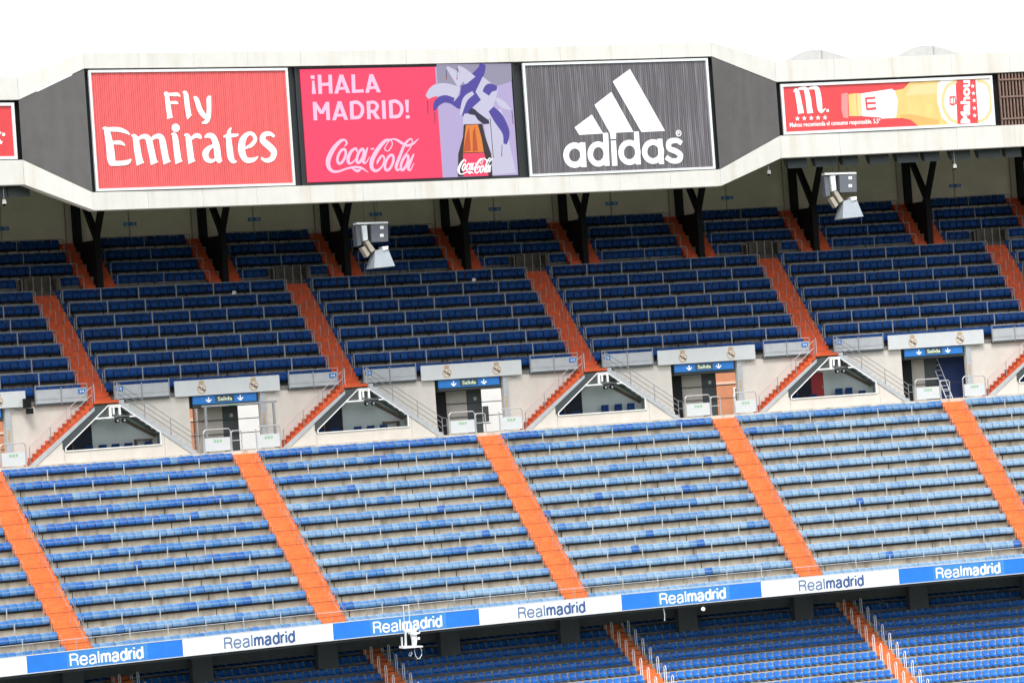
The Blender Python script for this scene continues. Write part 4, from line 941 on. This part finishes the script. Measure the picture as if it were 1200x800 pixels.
horn_([(195, 60, 8), (240, 100, 26), (300, 160, 46)], 'led_wht', .012, 'hat_horn')
horn_([(270, 55, 8), (310, 95, 28), (360, 160, 50)], 'led_wht', .02, 'hat_horn')
horn_([(435, 40, 20), (425, 80, 28), (380, 150, 48)], 'led_vio', .016, 'hat_horn')
horn_([(525, 260, 10), (570, 300, 24), (625, 332, 4)], 'led_wht', .012, 'hat_horn')
pp([(290, 180), (330, 165), (400, 110), (450, 150), (430, 200), (360, 260), (270, 330), (225, 300), (280, 240)], 'led_vio', .024, 'hat_crown')
pp([(435, 120), (540, 200), (510, 300), (470, 400), (400, 350), (370, 320), (385, 220)], 'led_wht', .028, 'hat_crown')
pp([(225, 300), (300, 290), (470, 380), (480, 425), (440, 428), (360, 370)], 'led_viod', .020, 'hat_brim')
horn_([(455, 230, 26), (480, 195, 30), (530, 195, 14)], 'led_vio', .034, 'hat_horn')
horn_([(400, 240, 38), (340, 290, 40), (300, 375, 8)], 'led_vio', .036, 'hat_horn'); horn_([(370, 225, 12), (315, 270, 16), (285, 370, 8)], 'led_wht', .040, 'hat_horn')
horn_([(490, 330, 24), (540, 390, 36), (590, 480, 26), (585, 555, 12)], 'led_vio', .034, 'hat_horn')
pp([(300, 390), (310, 360), (380, 370), (400, 400), (430, 425), (300, 435)], 'led_wht', .044, 'bottle_neck')
pp([(305, 430), (430, 425), (450, 510), (490, 620), (498, 762), (265, 768), (268, 620), (300, 510)], 'led_brn', .048, 'bottle')
pp([(320, 435), (400, 430), (425, 520), (440, 608), (300, 612), (310, 520)], 'led_or', .052, 'bottle_liquid')
pp([(318, 520), (340, 440), (352, 600), (300, 608)], 'led_amb', .056, 'bottle_liquid'); pp([(365, 480), (380, 440), (400, 600), (365, 606)], 'led_amb', .056, 'bottle_liquid')
pp([(300, 618), (440, 612), (470, 700), (470, 762), (300, 766)], 'led_red', .052, 'bottle_liquid')
gx = lambda x, y: f(265+(x-90)*.228, 655+(y-60)*.265-(x-90)*.012)
strokes(sg, 'script_lettering', M['letter'], gx, CC, YL-.10, 5.517*PXM/.25)
for a, b in (((65, 275), (68, 360)), ((112, 350), (115, 420)), ((190, 75), (192, 135)), ((265, 60), (262, 135)), ((632, 340), (640, 420)), ((485, 390), (505, 640)), ((565, 560), (562, 630))):
    strokes(sg, 'hat_bell', M['led_viod'], f, [[(*a, 2), (*b, 2)]], YL-.012, HK*PXM); strokes(sg, 'hat_bell', M['led_amb'], f, [[(b[0]-4, b[1], 5), (b[0]+4, b[1], 5)]], YL-.02, HK*PXM)
# 3 sports board
sg = thing('advertising_board', 'dark grey slatted board with three white slanted bars and lettering', 'billboard', 21.8, YS, 25)
framed(sg, 15.70, 27.93, 25.03, 31.88, YS, M['adgrey'], .13)
f = pxmap(645, 75, 6.153, YS); k = 6.153*PXM
for i, poly in enumerate(([(165, 458), (293, 366), (376, 502), (200, 512)], [(313, 296), (438, 203), (602, 490), (472, 496), (472, 541), (433, 541), (428, 500)], [(449, 128), (577, 38), (838, 483), (662, 491)])):
    MB(True).plate([f(*p) for p in poly], YS+.004, YS+.018).build('slanted_bar', M['letter'], sg)
L = [ell(165, 658, 63, 70, 22), [(222, 566, 22), (232, 745, 22)], ell(340, 650, 60, 70, 21), [(394, 498, 20), (405, 735, 20)], [(452, 553, 20), (463, 735, 21)], ell(572, 638, 63, 70, 21), [(624, 488, 20), (638, 725, 20)], ell(748, 632, 63, 68, 21), [(798, 540, 20), (812, 722, 20)],
     [(962, 572, 18), (925, 552, 19), (872, 562, 21), (868, 608, 20), (915, 628, 21), (952, 655, 21), (940, 692, 21), (890, 698, 19), (845, 672, 18)], ell(940, 499, 18, 20, 3), [(934, 490, 3), (944, 492, 3), (944, 498, 3), (935, 500, 3)], [(934, 488, 2.5), (935, 510, 2.5)]]
strokes(sg, 'lettering', M['letter'], f, L, YS+.006, k)
# 4 beer boards on both wings
YM = 7.98
def beer(s0, nm, partial=False):
    sg = thing('advertising_board', f'long red beer board with a golden bottle on the {nm} wing', 'billboard', s0+7.2, YM, 27)
    framed(sg, s0, s0+14.4, 27.03, 30.20, YM, M['red2'], None, .17, 'alu')
    sh = s0-32.43
    def g(x0, y0, sc, d=0.):
        q = pxmap(x0, y0, sc, YM); return lambda x, y: (q(x, y)[0]+sh+d, q(x, y)[1])
    return sg, g
for s0, nm in ((32.43, 'right'), (-28.67, 'left')):
    sg, g = beer(s0, nm)
    dm, db = (0, 0) if nm == 'right' else (inv(10, 162, YM)[0]-inv(967.5, 129.8, YM)[0]-(s0-32.43), -3.4)
    f = g(905, 85, 8.571, dm); k = 8.571*PXM; yb = YM+.02
    L = [[(185, 195, 4), (215, 180, 22), (235, 260, 28), (250, 340, 30), (262, 412, 34)], [(235, 165, 10), (270, 160, 16), (310, 168, 24), (335, 260, 30), (345, 340, 30), (356, 410, 34)], [(340, 165, 10), (380, 155, 16), (425, 165, 26), (445, 260, 30), (455, 350, 28), (470, 395, 16), (515, 362, 4)], ell(536, 384, 7, 7, 8)]
    strokes(sg, 'emblem_letter', M['letter'], f, L, yb-.01, k)
    mb = MB(True)
    for q in range(5):
        cx, cy = 225+q*71, 464-q*2.6
        mb.plate([f(cx+(26 if j % 2 == 0 else 11)*math.sin(j*math.pi/5), cy-(26 if j % 2 == 0 else 11)*math.cos(j*math.pi/5)) for j in range(10)], yb-.01, yb+.01)
    mb.build('star', M['letter'], sg)
    if nm == 'right': textpx(sg, 'Mahou recomienda el consumo responsable. 5,5\u00ba', f, 148, 505, 1085, 565, yb-.012, M['letter'], .012)
    def P(poly, m, d, n): MB(True).plate([f2(*p) for p in poly], yb-d, yb-d+.004).build(n, M[m], sg)
    f2 = g(905, 85, 8.571, db); f = f2
    P([(680, 215), (745, 205), (752, 460), (700, 455), (680, 380)], 'pinkish', .004, 'bottle_cap'); P([(752, 220), (830, 210), (845, 440), (760, 440)], 'goldb', .006, 'bottle_neck'); P([(834, 210), (884, 212), (895, 438), (848, 440)], 'goldl', .006, 'bottle_neck')
    P([(884, 212), (1210, 165), (1210, 462), (895, 440)], 'labelw', .008, 'neck_label')
    L = [[(935, 262, 11), (1030, 255, 11)], [(940, 312, 11), (1035, 306, 11)], [(945, 370, 12), (1040, 360, 12)], [(930, 255, 9), (945, 375, 9)]]
    strokes(sg, 'neck_emblem', M['red2'], f, L, yb-.02, k)
    f2 = g(1035, 80, 7.273, db); k2 = 7.273*PXM
    P([(20, 185), (105, 190), (180, 175), (240, 115), (960, 85), (985, 480), (310, 492), (240, 440), (160, 425), (20, 430)], 'goldb', .006, 'bottle_body')
    P([(250, 150), (470, 128), (476, 215), (190, 235)], 'goldl', .008, 'bottle_highlight'); P([(160, 424), (240, 438), (310, 490), (500, 484), (490, 440), (250, 392), (130, 400)], 'goldd', .008, 'bottle_shade')
    P([(-20, 190), (100, 188), (128, 280), (112, 420), (-20, 432)], 'labelw', .010, 'neck_label')
    P([(480, 130), (520, 102), (650, 98), (655, 475), (580, 470), (520, 420), (478, 280)], 'labelw', .010, 'body_label'); P([(820, 96), (945, 92), (975, 470), (840, 470)], 'labelw', .010, 'body_label')
    strokes(sg, 'label_ring', M['goldl'], f2, [[(650, 110, 16), (570, 150, 16), (530, 240, 16), (535, 340, 16), (590, 430, 16), (655, 460, 16)], [(830, 105, 14), (920, 130, 14), (955, 240, 14), (950, 360, 14), (900, 430, 14), (840, 455, 14)]], yb-.018, k2)
    P([(640, 100), (818, 95), (845, 468), (658, 478)], 'red2', .016, 'label_band')
    P([(585, 240), (640, 236), (650, 300), (620, 320), (588, 310)], 'red2', .016, 'label_shield'); strokes(sg, 'shield_mark', M['letter'], f2, [[(600, 255, 4), (602, 300, 4)], [(614, 252, 4), (616, 302, 4)], [(630, 252, 4), (632, 298, 4)]], yb-.024, k2)
    mb = MB(True)
    for q, (cx, cy) in enumerate(((792, 152), (800, 212), (806, 274), (808, 340), (810, 402))):
        mb.plate([f2(cx+(20 if j % 2 == 0 else 8)*math.sin(j*math.pi/5), cy-(20 if j % 2 == 0 else 8)*math.cos(j*math.pi/5)) for j in range(10)], yb-.03, yb-.024)
    mb.build('star', M['letter'], sg)
    V, Fc, bb = glyphs('Mahou', .04, 0)
    mb = MB(True); mb.v = [(*(lambda a: (a[0], yb-.03+(0 if q > 0 else .006), a[1]))(f2(770-80*(h-bb[2])/(bb[3]-bb[2])*-1*-1 if False else 690+80*(1-(h-bb[2])/(bb[3]-bb[2])), 465-365*(x-bb[0])/(bb[1]-bb[0]))),) for x, h, q in V]
    mb.v = [(690+0, 0, 0)]*0+[(lambda a: (a[0], yb-.03+(0 if q > 0 else .006), a[1]))(f2(690+80*(1-(h-bb[2])/(bb[3]-bb[2])) if False else 685+(1-(h-bb[2])/(bb[3]-bb[2]))*85, 465-365*(x-bb[0])/(bb[1]-bb[0]))) for x, h, q in V]
    mb.f = list(Fc); mb.build('label_lettering', M['letter'], sg)
# louvres right of the beer board
lv = thing('louvre_grille', 'brown metal louvre grille at the right end of the roof wing', 'grille', 50, 8.1, 27)
mb = MB()
for q in range(90):
    s = 47.05+q*.22; mb.box(s-.045, s+.045, 8.08, 8.22, 27.02, 30.3)
mb.build('louvre_bars', M['louvre'], lv, kind='stuff')
for h in (27.35, 28.75, 29.85): MB().box(47.0, 66, 8.02, 8.075, h, h+.10).build('cross_rail', M['louvre'], lv)

# litter and a loudspeaker on the barrier
for i, (px, py, j, nm) in enumerate(((274, 342.5, 6, 'left'), (555, 327.5, 6, 'right'))):
    y, z = urow(j); s, zz = inv(px, py, y+.6)
    solo(MB().hexa([(s-.12, y+.58, zz-.12), (s+.10, y+.52, zz-.10), (s+.12, y+.56, zz+.06), (s-.05, y+.60, zz+.10)], [(s-.12, y+.61, zz-.12), (s+.10, y+.55, zz-.10), (s+.12, y+.59, zz+.06), (s-.05, y+.63, zz+.10)]), 'paper_sheet', f'scrap of white paper on the shaded upper seats, {nm} one', 'paper', M['letter'], s, y+.58, zz)
s, z = inv(31, 476, 14.2)
t = thing('loudspeaker', 'small black loudspeaker on the barrier end at the left picture edge', 'loudspeaker', s, 14.2, z)
MB().box(s-.2, s+.2, 13.95, 14.2, z-.1, z+.45).build('cabinet', M['dark'], t); MB().box(s-.05, s+.28, 13.9, 14.2, z-.45, z-.12).build('horn', M['dark'], t)
